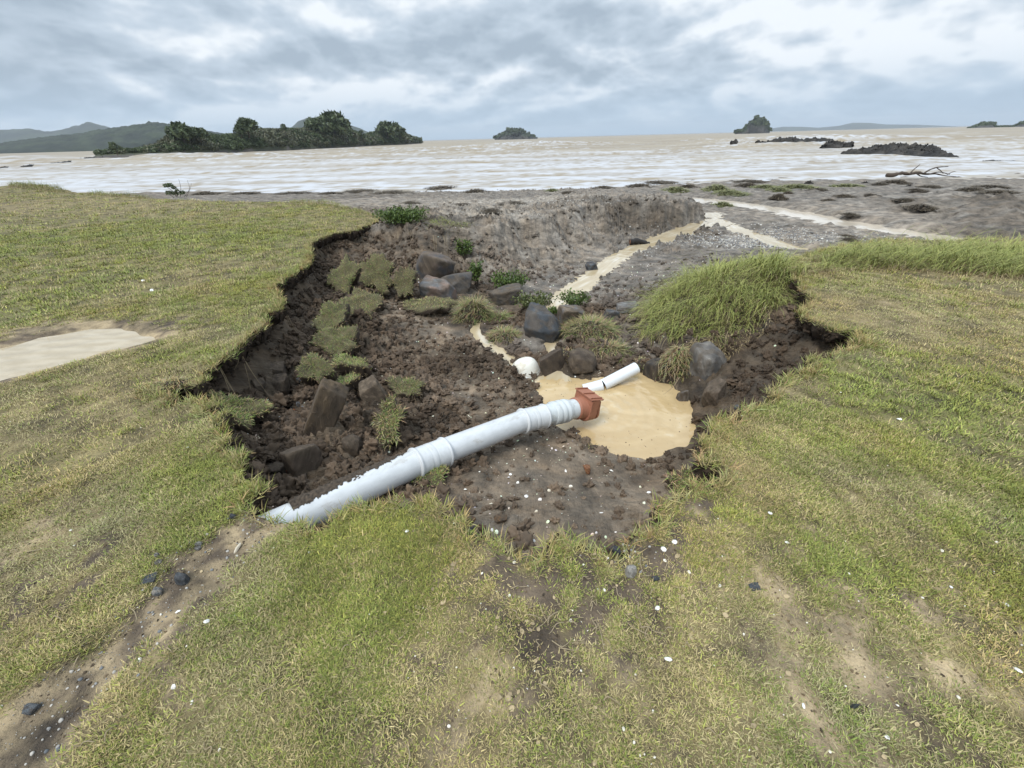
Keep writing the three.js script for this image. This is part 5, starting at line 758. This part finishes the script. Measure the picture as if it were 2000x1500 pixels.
// ---------------------------------------------------------------- broken turf slabs, tussocks and mats
const stripGreen = [[0.12, 0.165, 0.04], [0.24, 0.26, 0.08]], stripDry = [[0.24, 0.18, 0.09], [0.40, 0.32, 0.17]];
function bladeTone(r, greenShare) { return mix3(...(r() < greenShare ? stripGreen : stripDry), r()).map((v) => v * (0.8 + 0.4 * r())); }
function turfSlab(label, px, py, wpx, dm, thick, yaw, tx, tz, { green = 0.7, n = 600, lift = 0.3, len = 0.036, seed = px } = {}) {
  thick *= 1.55; lift = Math.max(0.6, lift + 0.1); n = Math.round(n * 1.5); 
  const p = spot(px, py), w = wpx * p.scale1px, r = rng(seed), o = thing('turf_slab', label, 'turf slab', p, 'broken turf slabs slumped into the hole');
  const turn = new THREE.Matrix4().makeRotationFromEuler(new THREE.Euler(tx, yaw, tz, 'YXZ')).setPosition(0, thick * lift, 0), rim = (a) => 1.02 + 0.5 * noise2(Math.cos(a) * 1.4 + seed, Math.sin(a) * 1.4) + 0.28 * noise2(Math.cos(a) * 5 + seed, Math.sin(a) * 5), pts = [];
  const b = new Mesher(), na = 40, layers = [[0.0, 0.5, 0], [0.2, 0.5, 0], [0.4, 0.5, 0], [0.6, 0.5, 0], [0.78, 0.5, 0], [0.92, 0.48, 0], [1.0, 0.38, 0], [0.97, 0.0, 1], [0.88, -0.3, 1], [0.6, -0.5, 1], [0, -0.55, 1]], rows = [];
  const edge = (a) => { const c = Math.cos(a), s = Math.sin(a), q = Math.min(1.35, Math.pow(Math.pow(Math.abs(c), 3) + Math.pow(Math.abs(s), 3), -1 / 3)); return [c * q * w * 0.5 + s * s * s * w * 0.1, s * q * dm * 0.5]; };
  for (const [k, y] of layers) { const row = []; for (let i = 0; i < na; i++) { const a = i / na * 6.2832, [ex, ez] = edge(a), f = k * rim(a) * (1 + (y < 0.4 ? 0.14 * noise3(ex * 22, y * 4 + seed, ez * 22) : 0)), v = V(ex * f, y * thick + 0.035 * noise2(ex * f * 6 + seed, ez * f * 6) + (y < 0.4 && y > -0.5 ? 0.2 * thick * noise3(ex * 18, y * 3, ez * 18) : 0), ez * f).applyMatrix4(turn), t = 0.8 + 0.5 * noise3(ex * 15, y * 5, ez * 15 + seed); row.push(b.v(v.x, v.y, v.z, y > 0.45 ? [0.10 * t, 0.085 * t, 0.04 * t] : [0.058 * t, 0.041 * t, 0.027 * t])); } rows.push(row); }
  for (let j = 0; j + 1 < rows.length; j++) for (let i = 0; i < na; i++) { const i2 = (i + 1) % na; b.t(rows[j][i], rows[j][i2], rows[j + 1][i2]); b.t(rows[j][i], rows[j + 1][i2], rows[j + 1][i]); }
  part(o, 'soil', b.geo(), M.clod);
  const g = new Mesher(), own = 0.75 + 0.65 * r();
  for (let i = 0; i < n; i++) { const a = r() * 6.2832, k = Math.sqrt(r()) * 0.99, [ex, ez] = edge(a), f = k * rim(a), x = ex * f, z = ez * f, c = bladeTone(r, green * (k > 0.88 ? 0.5 : 1)).map((v) => v * own); bladeInto(g, x, 0.5 * thick - 0.006 + 0.035 * noise2(x * 6 + seed, z * 6) - (k > 0.93 ? 0.12 * thick : 0), z, k > 0.85 ? Math.atan2(ez, ex) + (r() - 0.5) * 2 : r() * 6.28, 0.2 + r() * 0.9 + (k > 0.85 ? 0.25 : 0), len * (0.6 + 0.8 * r()), 0.0045, c, c); }
  part(o, 'grass', g.geo().applyMatrix4(turn), M.blade, 'stuff');
  const rt2 = new Mesher(); for (let i = 0; i < 70; i++) { const a = r() * 6.2832, [ex, ez] = edge(a), f = rim(a) * 0.97, k = 0.6 + 0.6 * r(); bladeInto(rt2, ex * f, (0.3 - 0.7 * r()) * thick, ez * f, Math.atan2(ez, ex) + (r() - 0.5), 1.5 + 0.9 * r(), 0.03 + 0.06 * r(), 0.003, [0.16 * k, 0.115 * k, 0.065 * k], [0.2 * k, 0.15 * k, 0.09 * k], 3, 0.8); }
  part(o, 'torn_roots', rt2.geo().applyMatrix4(turn), M.blade, 'stuff');
  return o;
}
turfSlab('narrow turf slab sliding down below the deepest notch of the lawn rim', 680, 562, 46, 0.62, 0.14, -0.35, 0.55, -0.35, { green: 0.75, n: 700 });
turfSlab('upright turf slab with its grass facing the pool', 748, 572, 52, 0.55, 0.17, 0.1, 0.95, -0.1, { green: 0.65, n: 800, lift: 1.1 });
turfSlab('thin upright strip of turf right of the upright slab', 800, 580, 34, 0.55, 0.16, -0.3, 0.8, -0.3, { green: 0.55, n: 450, lift: 0.9 });
turfSlab('flat pale turf mat in front of the smooth bank boulder', 838, 606, 98, 0.42, 0.08, 0.1, 0.1, 0.02, { green: 0.5, n: 900 });
turfSlab('turf mat with a dark undercut edge below the narrow slab', 712, 610, 78, 0.5, 0.12, -0.5, 0.3, -0.25, { green: 0.6, n: 800 });
turfSlab('green turf slab curling over a dark hollow in the slope', 655, 642, 50, 0.42, 0.13, -0.7, 0.4, -0.35, { green: 0.85, n: 600, lift: 0.6 });
turfSlab('largest flat green turf slab in the middle of the slope', 668, 690, 78, 0.42, 0.12, -0.35, 0.3, -0.1, { green: 0.8, n: 900, lift: 0.6 });
turfSlab('turf slab tipped on edge showing its brown soil face', 628, 748, 64, 0.26, 0.15, -0.55, 0.35, -0.4, { green: 0.8, n: 380, lift: 0.35 });
turfSlab('small green turf piece right of the slab on edge', 690, 735, 70, 0.2, 0.13, -0.2, 0.15, -0.05, { green: 0.8, n: 450, lift: 0.5 });
turfSlab('V-shaped end of turf beside the wedge-shaped stone', 690, 768, 40, 0.18, 0.12, 0.5, 0.2, 0.3, { green: 0.7, n: 260, lift: 0.5 });
turfSlab('sagging turf flap hanging just below the left rim', 466, 832, 86, 0.34, 0.12, 0.2, 0.2, -0.5, { green: 0.75, n: 900, lift: 0.6 });
turfSlab('small torn turf scrap on the smooth mud patch', 800, 768, 62, 0.26, 0.07, -0.3, 0.15, -0.1, { green: 0.7, n: 420 });
turfSlab('steep tuft of turf hanging down above the grey pipe', 770, 850, 40, 0.34, 0.14, -0.2, 0.85, -0.35, { green: 0.55, n: 420, lift: 0.6, len: 0.05 });
turfSlab('mossy turf scrap half under the grey pipe', 838, 938, 66, 0.2, 0.07, 0.2, 0.2, -0.1, { green: 0.8, n: 420 });
turfSlab('thin scrap of turf at the right end of the near rim', 1333, 962, 46, 0.2, 0.07, 0.6, 0.3, 0.4, { green: 0.6, n: 300 });

function clump(name, label, category, px, py, wpx, hpx, { green = 0.5, n = 500, len = 0.14, soil = [0.06, 0.044, 0.03], deep = 0.7, seed = px, width = 0.006, lean = 0.9, droop = 0.6, group, high } = {}) {
  const p = spot(px, py), s = p.scale1px, w = wpx * s, h = high ?? hpx * s * 0.6, d = w * deep, r = rng(seed), o = thing(name, label, category, p, group), b = new Mesher(), na = 22, nr = 7, rows = [];
  const off = V(p.x, 0, p.z).normalize().multiplyScalar(d * 0.4), H = (k) => h * Math.pow(Math.max(0, 1 - k * k), 0.6);
  for (let j = 0; j <= nr; j++) { const k = j / nr, row = []; for (let i = 0; i < na; i++) { const a = i / na * 6.2832, f = k * (1 + 0.2 * noise2(Math.cos(a) * 2 + seed, Math.sin(a) * 2)), x = off.x + Math.cos(a) * f * w * 0.5, z = off.z + Math.sin(a) * f * d * 0.5, t = 0.75 + 0.6 * noise3(x * 14, k * 4, z * 14 + seed); row.push(b.v(x, H(k) * (1 + 0.25 * noise2(x * 11 + seed, z * 11)) - 0.03, z, soil.map((v) => v * t))); } rows.push(row); }
  for (let j = 0; j < nr; j++) for (let i = 0; i < na; i++) { const i2 = (i + 1) % na; b.t(rows[j][i], rows[j][i2], rows[j + 1][i2]); b.t(rows[j][i], rows[j + 1][i2], rows[j + 1][i]); }
  part(o, 'root_mass', b.geo(), M.clod);
  const g = new Mesher(); for (let i = 0; i < n; i++) { const a = r() * 6.2832, k = Math.sqrt(r()), c = bladeTone(r, green); bladeInto(g, off.x + Math.cos(a) * k * w * 0.48, H(k) - 0.035, off.z + Math.sin(a) * k * d * 0.48, a + (r() - 0.5) * 2.4, 0.2 + lean * r() + k * 0.4, len * (0.5 + 0.8 * r()), width, c, c, 3, droop + r() * 0.6); }
  part(o, 'blades', g.geo(), M.blade, 'stuff'); return o;
}
clump('grass_clump', 'shaggy leaning tussock at the foot of the far bank beside the trickle', 'grass clump', 928, 636, 74, 70, { green: 0.45, n: 900, len: 0.24, deep: 0.6, high: 0.35 });
clump('grass_clump', 'mat of matted dry and green grass left of the long grass', 'grass clump', 1150, 662, 110, 80, { green: 0.4, n: 1300, len: 0.17, deep: 0.8, high: 0.16 });
clump('grass_clump', 'lower fringe of tangled grass in front of the dry mat', 'grass clump', 1180, 690, 90, 30, { green: 0.35, n: 700, len: 0.16, deep: 0.4, high: 0.08 });
clump('grass_clump', 'tangle of brown roots and grass between trickle and dark slab', 'grass clump', 985, 668, 66, 46, { green: 0.3, n: 700, len: 0.14, deep: 0.7, high: 0.12 });
clump('grass_clump', 'grey-green grass tuft on the stream side of the leaning tussock', 'grass clump', 975, 628, 42, 34, { green: 0.8, n: 450, len: 0.18, high: 0.06 });
clump('grass_clump', 'brown root-bound turf hanging over the rock by the thin pipe', 'grass clump', 1312, 744, 66, 90, { green: 0.22, n: 1100, len: 0.12, deep: 0.55, high: 0.42, droop: 1.6 });
clump('grass_clump', 'small green tuft above the shell bank', 'grass clump', 1218, 700, 40, 22, { green: 0.85, n: 260, len: 0.13, high: 0.03 });
clump('soil_lump', 'crumbling dark lump of soil and roots behind the white drum', 'soil lump', 1105, 706, 64, 34, { green: 0.1, n: 220, len: 0.07, high: 0.12 });
clump('soil_lump', 'wet clod island in the pool by the flap valve side', 'soil lump', 1082, 762, 30, 18, { green: 0.1, n: 60, len: 0.05, high: 0.04 });
clump('soil_lump', 'dark root-filled soil plug around the far end of the thin pipe', 'soil lump', 1250, 726, 44, 40, { green: 0.15, n: 160, len: 0.07, high: 0.16 });
clump('soil_lump', 'little clod at the near edge of the pool', 'soil lump', 1160, 878, 26, 16, { green: 0.1, n: 40, len: 0.04, high: 0.05 });
clump('soil_lump', 'torn sod sticking out sideways at the left notch of the rim', 'soil lump', 356, 778, 80, 24, { green: 0.15, n: 260, len: 0.06, deep: 0.35, high: 0.05 });

function tussock(label, outline, n, len, green, wind, { dry = 0.25, seed = 3, mound = 0.1 } = {}) {
  const poly = outline.map(([px, py, h]) => level(px, py, h)), xs = poly.map((q) => q[0]), zs = poly.map((q) => q[1]), r = rng(seed), cx = (Math.min(...xs) + Math.max(...xs)) / 2, cz = (Math.min(...zs) + Math.max(...zs)) / 2, base = V(cx, groundAt(cx, cz), cz), o = thing('long_grass', label, 'long grass', base), live = new Mesher(), dead = new Mesher();
  for (let i = 0, made = 0; made < n && i < n * 8; i++) {
    const x = lerp(Math.min(...xs), Math.max(...xs), r()), z = lerp(Math.min(...zs), Math.max(...zs), r()), q = polyDist(poly, x, z); if (q < 0) continue; made++;
    const clumpy = 0.8 + 0.85 * noise2(x * 2.6, z * 2.6) , y = groundAt(x, z) + mound * smooth(0, 0.35, q), isDry = r() < dry + 0.5 * smooth(0.16, 0.0, q), L = len * (0.45 + 0.75 * r()) * clumpy * (isDry ? 0.7 : 1), out = Math.atan2(z - cz, x - cx), yaw = r() < 0.45 ? wind + (r() - 0.5) * 1.6 : r() < 0.6 ? out + (r() - 0.5) * 1.4 : r() * 6.28;
    const c1 = isDry ? mix3([0.20, 0.14, 0.07], [0.42, 0.34, 0.18], r()) : mix3([0.15, 0.20, 0.035], [0.37, 0.38, 0.10], r() * green), c0 = isDry ? c1 : mix3(c1, [0.22, 0.20, 0.09], 0.4);
    bladeInto(isDry ? dead : live, x - base.x, y - base.y - 0.01, z - base.z, yaw, 0.15 + 0.7 * r() + (isDry ? 0.5 : 0), L, 0.0055, c0, c1, 4, 0.8 + 1.2 * r());
  }
  part(o, 'green_blades', live.geo(), M.blade, 'stuff'); part(o, 'dead_blades', dead.geo(), M.blade, 'stuff'); return o;
}
tussock('mound of bright long grass overhanging the right side of the hole', [[1243, 662, -0.76], [1290, 655, -0.62], [1350, 648, -0.5], [1420, 632, -0.36], [1490, 606, -0.22], [1548, 572, -0.06], [1570, 535, 0], [1545, 514, -0.05], [1480, 512, -0.15], [1400, 528, -0.35], [1320, 556, -0.58], [1262, 606, -0.77]], 8000, 0.42, 1.15, 2.6, { seed: 8, dry: 0.2 });
tussock('brown undergrowth drooping below the bright long grass', [[1340, 668, -0.55], [1400, 668, -0.46], [1460, 655, -0.38], [1510, 632, -0.26], [1500, 612, -0.22], [1440, 628, -0.32], [1370, 645, -0.45]], 1400, 0.2, 0.5, 1.6, { dry: 0.7, seed: 12, mound: 0.02 });
tussock('long band of windblown grass along the seaward lawn edge', [[1570, 540, 0], [1640, 530, 0], [1740, 528, 0], [1860, 536, 0], [2000, 545, 0], [2300, 560, 0], [2300, 505, 0], [2000, 496, 0], [1860, 494, 0], [1740, 488, 0], [1640, 494, 0], [1590, 505, 0]], 13000, 0.46, 1.1, 0.4, { seed: 19, dry: 0.3, mound: 0.06 });
tussock('tuft of dune grass on the hump at the far left of the field', [[20, 370, 0.1], [130, 372, 0.1], [130, 367, 0.1], [20, 365, 0.1]], 1800, 0.42, 0.6, 0.4, { seed: 21, dry: 0.45 });
tussock('low dune grass fringe along the far edge of the field', [[170, 379, 0], [300, 389, 0], [300, 384, 0], [170, 374, 0]], 1600, 0.32, 0.6, 0.4, { seed: 22, dry: 0.45 });
tussock('sparse seaward fringe of grass behind the hole', [[560, 400, 0], [660, 408, 0], [740, 432, 0], [735, 420, 0], [660, 397, 0], [560, 392, 0]], 2200, 0.2, 0.6, 0.4, { seed: 23, dry: 0.55 });
tussock('grass patch on the sand above the far bank corner', [[830, 450, -0.06], [900, 447, -0.06], [930, 440, -0.06], [880, 428, -0.06], [830, 432, -0.06]], 1400, 0.13, 0.7, 0.4, { seed: 24, dry: 0.35, mound: 0.02 });

{
  const r = rng(321), list = []; for (let i = 0; i < 75; i++) { const px = i < 50 ? 950 + 420 * r() : 1400 * r(), py = i < 50 ? 1080 + 190 * r() : 1060 + 420 * r(), [x, z] = level(px, py, 0); if (lawnCut(x, z) < 0.02) continue; const L = 0.03 + 0.09 * r() * r(), a = r() * 6.28, y = lawnHeight(x, z) + 0.003, pts = [0, 1, 2, 3].map((k) => V(x + Math.cos(a) * L * k / 3 + (r() - 0.5) * 0.02, y + (k % 2 ? 0.012 : 0), z + Math.sin(a) * L * k / 3 + (r() - 0.5) * 0.02)); list.push(tapered(pts, 0.0022, 0.0014, 5)); }
  topMesh('grass_runners', mergeGeometries(list), M.paleTwig, 'pale bare grass runners lying across the torn turf', 'runners', 'stuff');
}
// ---------------------------------------------------------------- leafy shrubs and loose roots
function shrub(label, px, py, wpx, hpx, { n = 700, leaf = 0.035, tones = [[0.035, 0.065, 0.015], [0.13, 0.19, 0.035]], seed = px, deep = 0.7, stems = 12, lean = 0, group } = {}) {
  const p = spot(px, py), s = p.scale1px, w = wpx * s, h = hpx * s * 0.95, d = w * deep, r = rng(seed), o = thing('shrub', label, 'shrub', p, group), sg = [], b = new Mesher();
  for (let i = 0; i < stems; i++) {
    const a = i * 2.4 + r(), k = 0.25 + 0.75 * Math.sqrt(r()), tip = V(Math.cos(a) * w * 0.46 * k + lean * h, h * (0.45 + 0.5 * (1 - k * 0.5) * (0.6 + 0.4 * r())), Math.sin(a) * d * 0.46 * k - d * 0.3), mid = V(tip.x * 0.55, tip.y * 0.62, tip.z * 0.55);
    sg.push(tapered([V(tip.x * 0.15, -0.03, tip.z * 0.15), mid, tip], 0.008, 0.003, 5));
    for (let q = 0; q < n / stems; q++) {
      const t = r() * 1.35 - 0.3, c = mid.clone().lerp(tip, t).add(V((r() - 0.5) * w * 0.28, (r() - 0.5) * h * 0.4, (r() - 0.5) * d * 0.28)), u = V(r() - 0.5, r() * 0.6, r() - 0.5).normalize(), v = V(r() - 0.5, (r() - 0.5) * 0.5, r() - 0.5).cross(u).normalize(), L = leaf * (0.6 + 0.7 * r()), col = mix3(tones[0], tones[1], r()), f = (m, z) => b.v(c.x + u.x * m * L + v.x * z * L, Math.max(0, c.y + u.y * m * L + v.y * z * L), c.z + u.z * m * L + v.z * z * L, col);
      const A = f(0, 0), B = f(0.5, 0.3), C = f(1, 0), D = f(0.5, -0.3); b.t(A, B, C); b.t(A, C, D);
    }
  }
  part(o, 'stems', mergeGeometries(sg), M.wood); part(o, 'leaves', b.geo(), M.leaf, 'stuff'); return o;
}
shrub('bright green leafy shrub on the lawn corner above the far wall', 786, 446, 100, 40, { n: 3000, leaf: 0.05, stems: 34, deep: 0.5 });
shrub('small green shrub climbing the far bank by the sand gully', 908, 508, 34, 46, { n: 600, leaf: 0.05 });
shrub('upright green sprig below the shrub on the far bank', 932, 560, 30, 56, { n: 500, leaf: 0.05 });
shrub('green shrub with fleshy leaves perched on the brown boulder', 994, 574, 78, 44, { n: 1100, leaf: 0.05, stems: 18 });
shrub('trailing olive-leaved plant on the root lump by the stream mouth', 1042, 612, 76, 40, { n: 900, leaf: 0.045, tones: [[0.05, 0.07, 0.022], [0.17, 0.19, 0.06]], stems: 18 });
shrub('low green plant topping the dry grass mat beside the stream', 1122, 604, 64, 34, { n: 700, leaf: 0.045, tones: [[0.045, 0.08, 0.02], [0.14, 0.19, 0.05]], stems: 16 });
shrub('small sprig at the near end of the stream', 1082, 622, 24, 24, { n: 220, leaf: 0.045 });
{
  // twiggy plant on the skyline at the far edge of the field
  const f = ahead(348, 386, 15.6), o = thing('twiggy_plant', 'twiggy plant with few dark leaves against the surf', 'plant', f), tip = (px, py) => ahead(px, py, 15.6).sub(f), sg = [], lv = [];
  for (const [a, b, c, r0] of [[[345, 384], [338, 374], [324, 364], 0.014], [[347, 384], [343, 370], [332, 361], 0.012], [[352, 384], [353, 366], [349, 350], 0.010], [[360, 384], [370, 368], [366, 352], 0.009], [[364, 384], [371, 370], [374, 358], 0.008], [[340, 386], [334, 382], [328, 378], 0.012]]) { sg.push(tapered([tip(...a), tip(...b), tip(...c)], r0, r0 * 0.4, 5)); }
  [[326, 363, 0.1], [333, 362, 0.09], [340, 367, 0.08], [330, 377, 0.1], [342, 378, 0.1], [356, 377, 0.09], [346, 372, 0.06]].forEach(([x, y, s], i) => { const q = tip(x, y); lv.push(crownGeos[i % 3].clone().applyMatrix4(place(q.x, q.y, q.z, i, s))); });
  part(o, 'twigs', mergeGeometries(sg), M.wood); part(o, 'leaves', mergeGeometries(lv), M.leaf, 'stuff');
  // roots hanging from the far wall
  const r = rng(55), roots = [];
  for (const [px, py] of [[640, 466], [655, 462], [668, 458], [690, 456], [706, 452], [716, 450], [724, 447], [735, 446], [744, 444], [758, 444], [612, 480], [606, 500], [700, 455], [780, 455], [800, 456], [820, 458], [850, 462], [870, 462], [1395, 655], [1420, 652], [1440, 650], [1360, 660], [1300, 720], [1318, 735], [1330, 742], [1290, 715], [1470, 645], [550, 600], [470, 690], [430, 720]]) {
    for (let k = 0; k < (px > 1250 ? 1 : 3); k++) { const top = P3(px + (r() - 0.5) * 10, py, px > 1250 ? -0.42 - (px < 1345 ? 0.15 : 0) : -0.08), L = (0.15 + 0.45 * r()) * (px > 1250 ? 0.4 : 1), a = r() * 6.28, q = 0.05 + 0.1 * r(), out = V(-top.x * 0.015, 0, -top.z * 0.015); roots.push(tapered([top.clone().addScaledVector(out, -1), top.clone().add(V(Math.cos(a) * q * 0.3, -L * 0.4, Math.sin(a) * q * 0.3)).addScaledVector(out, 0.6), top.clone().add(V(Math.cos(a) * q, -L, Math.sin(a) * q)).addScaledVector(out, 1)], 0.0026 + 0.0025 * r(), 0.001, 4)); }
  }
  topMesh('hanging_roots', mergeGeometries(roots), M.root, 'thin brown roots hanging out of the torn walls', 'roots', 'stuff');
}

// ---------------------------------------------------------------- beach: driftwood, log, drifts of weed
{
  const D = 29.5, f = ahead(1735, 345, D), o = thing('driftwood_branch', 'bare forked driftwood branch at the water line on the right', 'driftwood', f), q = (px, py, dz = 0) => ahead(px, py, D + dz).sub(f);
  part(o, 'trunk', tapered([q(1732, 342), q(1745, 342), q(1760, 338), q(1775, 340), q(1792, 337), q(1808, 340), q(1826, 339)], 0.13, 0.05, 8, 0.4), M.wood);
  for (const [pts, r0] of [[[[1776, 340], [1785, 331], [1797, 321]], 0.045], [[[1804, 339], [1815, 332], [1830, 327], [1852, 325]], 0.055], [[[1790, 338], [1798, 344], [1812, 346]], 0.04], [[[1815, 340], [1835, 336], [1855, 341]], 0.04], [[[1826, 339], [1845, 343], [1868, 345]], 0.04], [[[1830, 328], [1838, 334], [1842, 339]], 0.03], [[[1850, 341], [1860, 336], [1866, 335]], 0.03]]) part(o, 'branch', tapered(pts.map(([a, b], i) => q(a, b, i * 0.2 - 0.2)), r0, r0 * 0.4, 6, 0.3), M.wood);
  const a = spot(1230, 477), b = spot(1266, 479), l = thing('log', 'short charred log lying across the stream edge', 'log', a);
  part(l, 'bark', tapered([V(0, 0.06, 0), b.clone().sub(a).multiplyScalar(0.4).add(V(0, 0.10, 0)), b.clone().sub(a).multiplyScalar(0.75).add(V(0, 0.06, 0)), b.clone().sub(a).add(V(0, 0.04, 0))], 0.075, 0.06, 10, 0.4), mat([0.02, 0.017, 0.015], 0.8, { bumpMap: soilBump, bumpScale: 0.01 }));
  part(l, 'broken_end', new THREE.CylinderGeometry(0.062, 0.066, 0.012, 14).rotateZ(Math.PI / 2).translate(-0.006, 0.06, 0), mat([0.17, 0.08, 0.045], 0.85));
  const weeds = [[1078, 359, 44, 8, 1], [1078, 375, 26, 8, 1], [1320, 373, 40, 10, 1], [1345, 366, 30, 7, 0], [1400, 372, 44, 14, 1], [1425, 378, 50, 8, 1], [1460, 364, 34, 8, 0], [1495, 368, 40, 9, 1], [1520, 372, 34, 8, 1], [1560, 368, 56, 10, 1], [1580, 358, 18, 8, 2], [1600, 372, 30, 6, 0], [1660, 365, 44, 7, 1], [1690, 358, 18, 6, 2], [1720, 362, 30, 7, 0], [1750, 358, 40, 8, 0], [1776, 364, 14, 6, 2], [1790, 372, 26, 5, 0], [1820, 366, 34, 5, 0], [1650, 384, 26, 6, 0], [1700, 382, 24, 5, 0], [1770, 392, 30, 6, 0], [1620, 392, 20, 5, 0], [1800, 408, 40, 12, 0], [1900, 372, 40, 7, 0], [1960, 378, 50, 8, 0], [1940, 366, 40, 6, 0], [1250, 364, 40, 6, 0], [1180, 368, 36, 6, 0], [1290, 358, 60, 5, 0], [1470, 356, 50, 5, 0], [1340, 352, 30, 3, 0], [1412, 402, 30, 10, 1], [1520, 388, 24, 12, 0], [1540, 378, 14, 6, 0], [1660, 420, 24, 6, 0], [700, 376, 60, 6, 0], [760, 378, 60, 6, 0], [860, 372, 70, 10, 0], [930, 376, 40, 8, 0], [800, 398, 30, 6, 0], [900, 402, 36, 6, 0], [960, 412, 30, 6, 0], [830, 428, 30, 6, 0], [560, 380, 60, 5, 0], [470, 380, 50, 5, 0], [400, 380, 44, 7, 0], [640, 380, 40, 6, 0], [1660, 470, 26, 8, 0], [1655, 462, 22, 5, 0], [1000, 398, 40, 5, 0], [1110, 378, 30, 6, 0]];
  const marks = [[1800, 342, 'the driftwood branch'], [1500, 402, 'the wide pale channel'], [1680, 434, 'the low cut bank'], [1350, 395, 'the end of the sand bank'], [345, 378, 'the twiggy plant'], [780, 420, 'the lawn-corner shrub'], [1690, 475, 'the band of windblown grass'], [1920, 395, 'the dark rough sand mound'], [550, 388, 'the far edge of the field'], [1080, 366, 'the green shoreline heap'], [1000, 420, 'the sand bank crest'], [1640, 356, 'the reef'], [1420, 362, 'the shell gravel']];
  const weedLabel = (px, py, w, kind) => { const [mx, my, name] = marks.reduce((a, b) => (Math.hypot(b[0] - px, 3 * (b[1] - py)) < Math.hypot(a[0] - px, 3 * (a[1] - py)) ? b : a)), size = w >= 48 ? 'long thin' : w >= 36 ? 'broad' : w >= 27 ? 'middling' : 'small', where = py < my - 5 ? 'seaward of' : py > my + 5 ? 'landward of' : px < mx ? 'just left of' : 'just right of'; return size + ' ' + ['drift of dark brown weed', 'heap of green weed', 'black clod of peat'][kind] + ' ' + where + ' ' + name; };
  const groups = ['dark drifts of weed on the beach', 'green weed heaps on the beach', 'black clods on the beach'], protoList = [];
  for (let v = 0; v < 6; v++) {
    const kind = v < 3 ? 0 : v < 5 ? 1 : 2, r = rng(600 + v), b = new Mesher(), g = new Mesher(), na = 18, nr = 5, rows = [];
    for (let j = 0; j <= nr; j++) { const k = j / nr, row = []; for (let i = 0; i < na; i++) { const a = i / na * 6.2832, fr = k * (0.85 + 0.7 * noise2(Math.cos(a) * 2.5 + v * 9, Math.sin(a) * 2.5)), t = 0.7 + 0.6 * r(); row.push(b.v(Math.cos(a) * fr, Math.pow(1 - k * k, 0.7) * (0.45 + 0.9 * noise2(Math.cos(a) * fr * 4 + v, Math.sin(a) * fr * 4)) - 0.05, Math.sin(a) * fr * 0.9, (kind === 1 ? [0.085, 0.085, 0.035] : kind ? [0.018, 0.015, 0.013] : [0.075, 0.058, 0.04]).map((c) => c * t))); } rows.push(row); }
    for (let j = 0; j < nr; j++) for (let i = 0; i < na; i++) { const i2 = (i + 1) % na; b.t(rows[j][i], rows[j][i2], rows[j + 1][i2]); b.t(rows[j][i], rows[j + 1][i2], rows[j + 1][i]); }
    for (let i = 0; i < (kind === 2 ? 60 : 700); i++) { const a = r() * 6.28, k = Math.sqrt(r()) * 1.35, c = (kind === 1 ? mix3([0.08, 0.10, 0.03], [0.24, 0.23, 0.09], r()) : kind ? [0.03, 0.025, 0.02] : mix3([0.06, 0.045, 0.03], [0.19, 0.15, 0.09], r() * r())); bladeInto(g, Math.cos(a) * k, 0.75 * Math.max(0, 1 - k * k), Math.sin(a) * k * 0.9, r() * 6.28, 0.5 + r(), 0.35 + 0.4 * r(), 0.05, c, c, 2, 1); }
    protoList.push([kind, b.geo(), g.geo()]);
  }
  weeds.forEach(([px, py, w, h, kind], i) => {
    const options = protoList.filter((q) => q[0] === kind), [, body, strands] = options[i % options.length], p = spot(px, py), s = p.scale1px * w * 0.5, o = thing(kind === 2 ? 'peat_clod' : 'weed_drift', weedLabel(px, py, w, kind), kind === 2 ? 'clod' : 'weed', p, groups[kind]);
    part(o, 'heap', body, M.clod); part(o, 'strands', strands, M.blade, 'stuff');
    o.scale.set(s, p.scale1px * h * 0.8, s * (kind === 2 ? 0.9 : 1.3)); o.rotation.y = 0.3 * Math.sin(i * 4.4);
  });
}
//NEXT4
renderer.render(scene, camera);
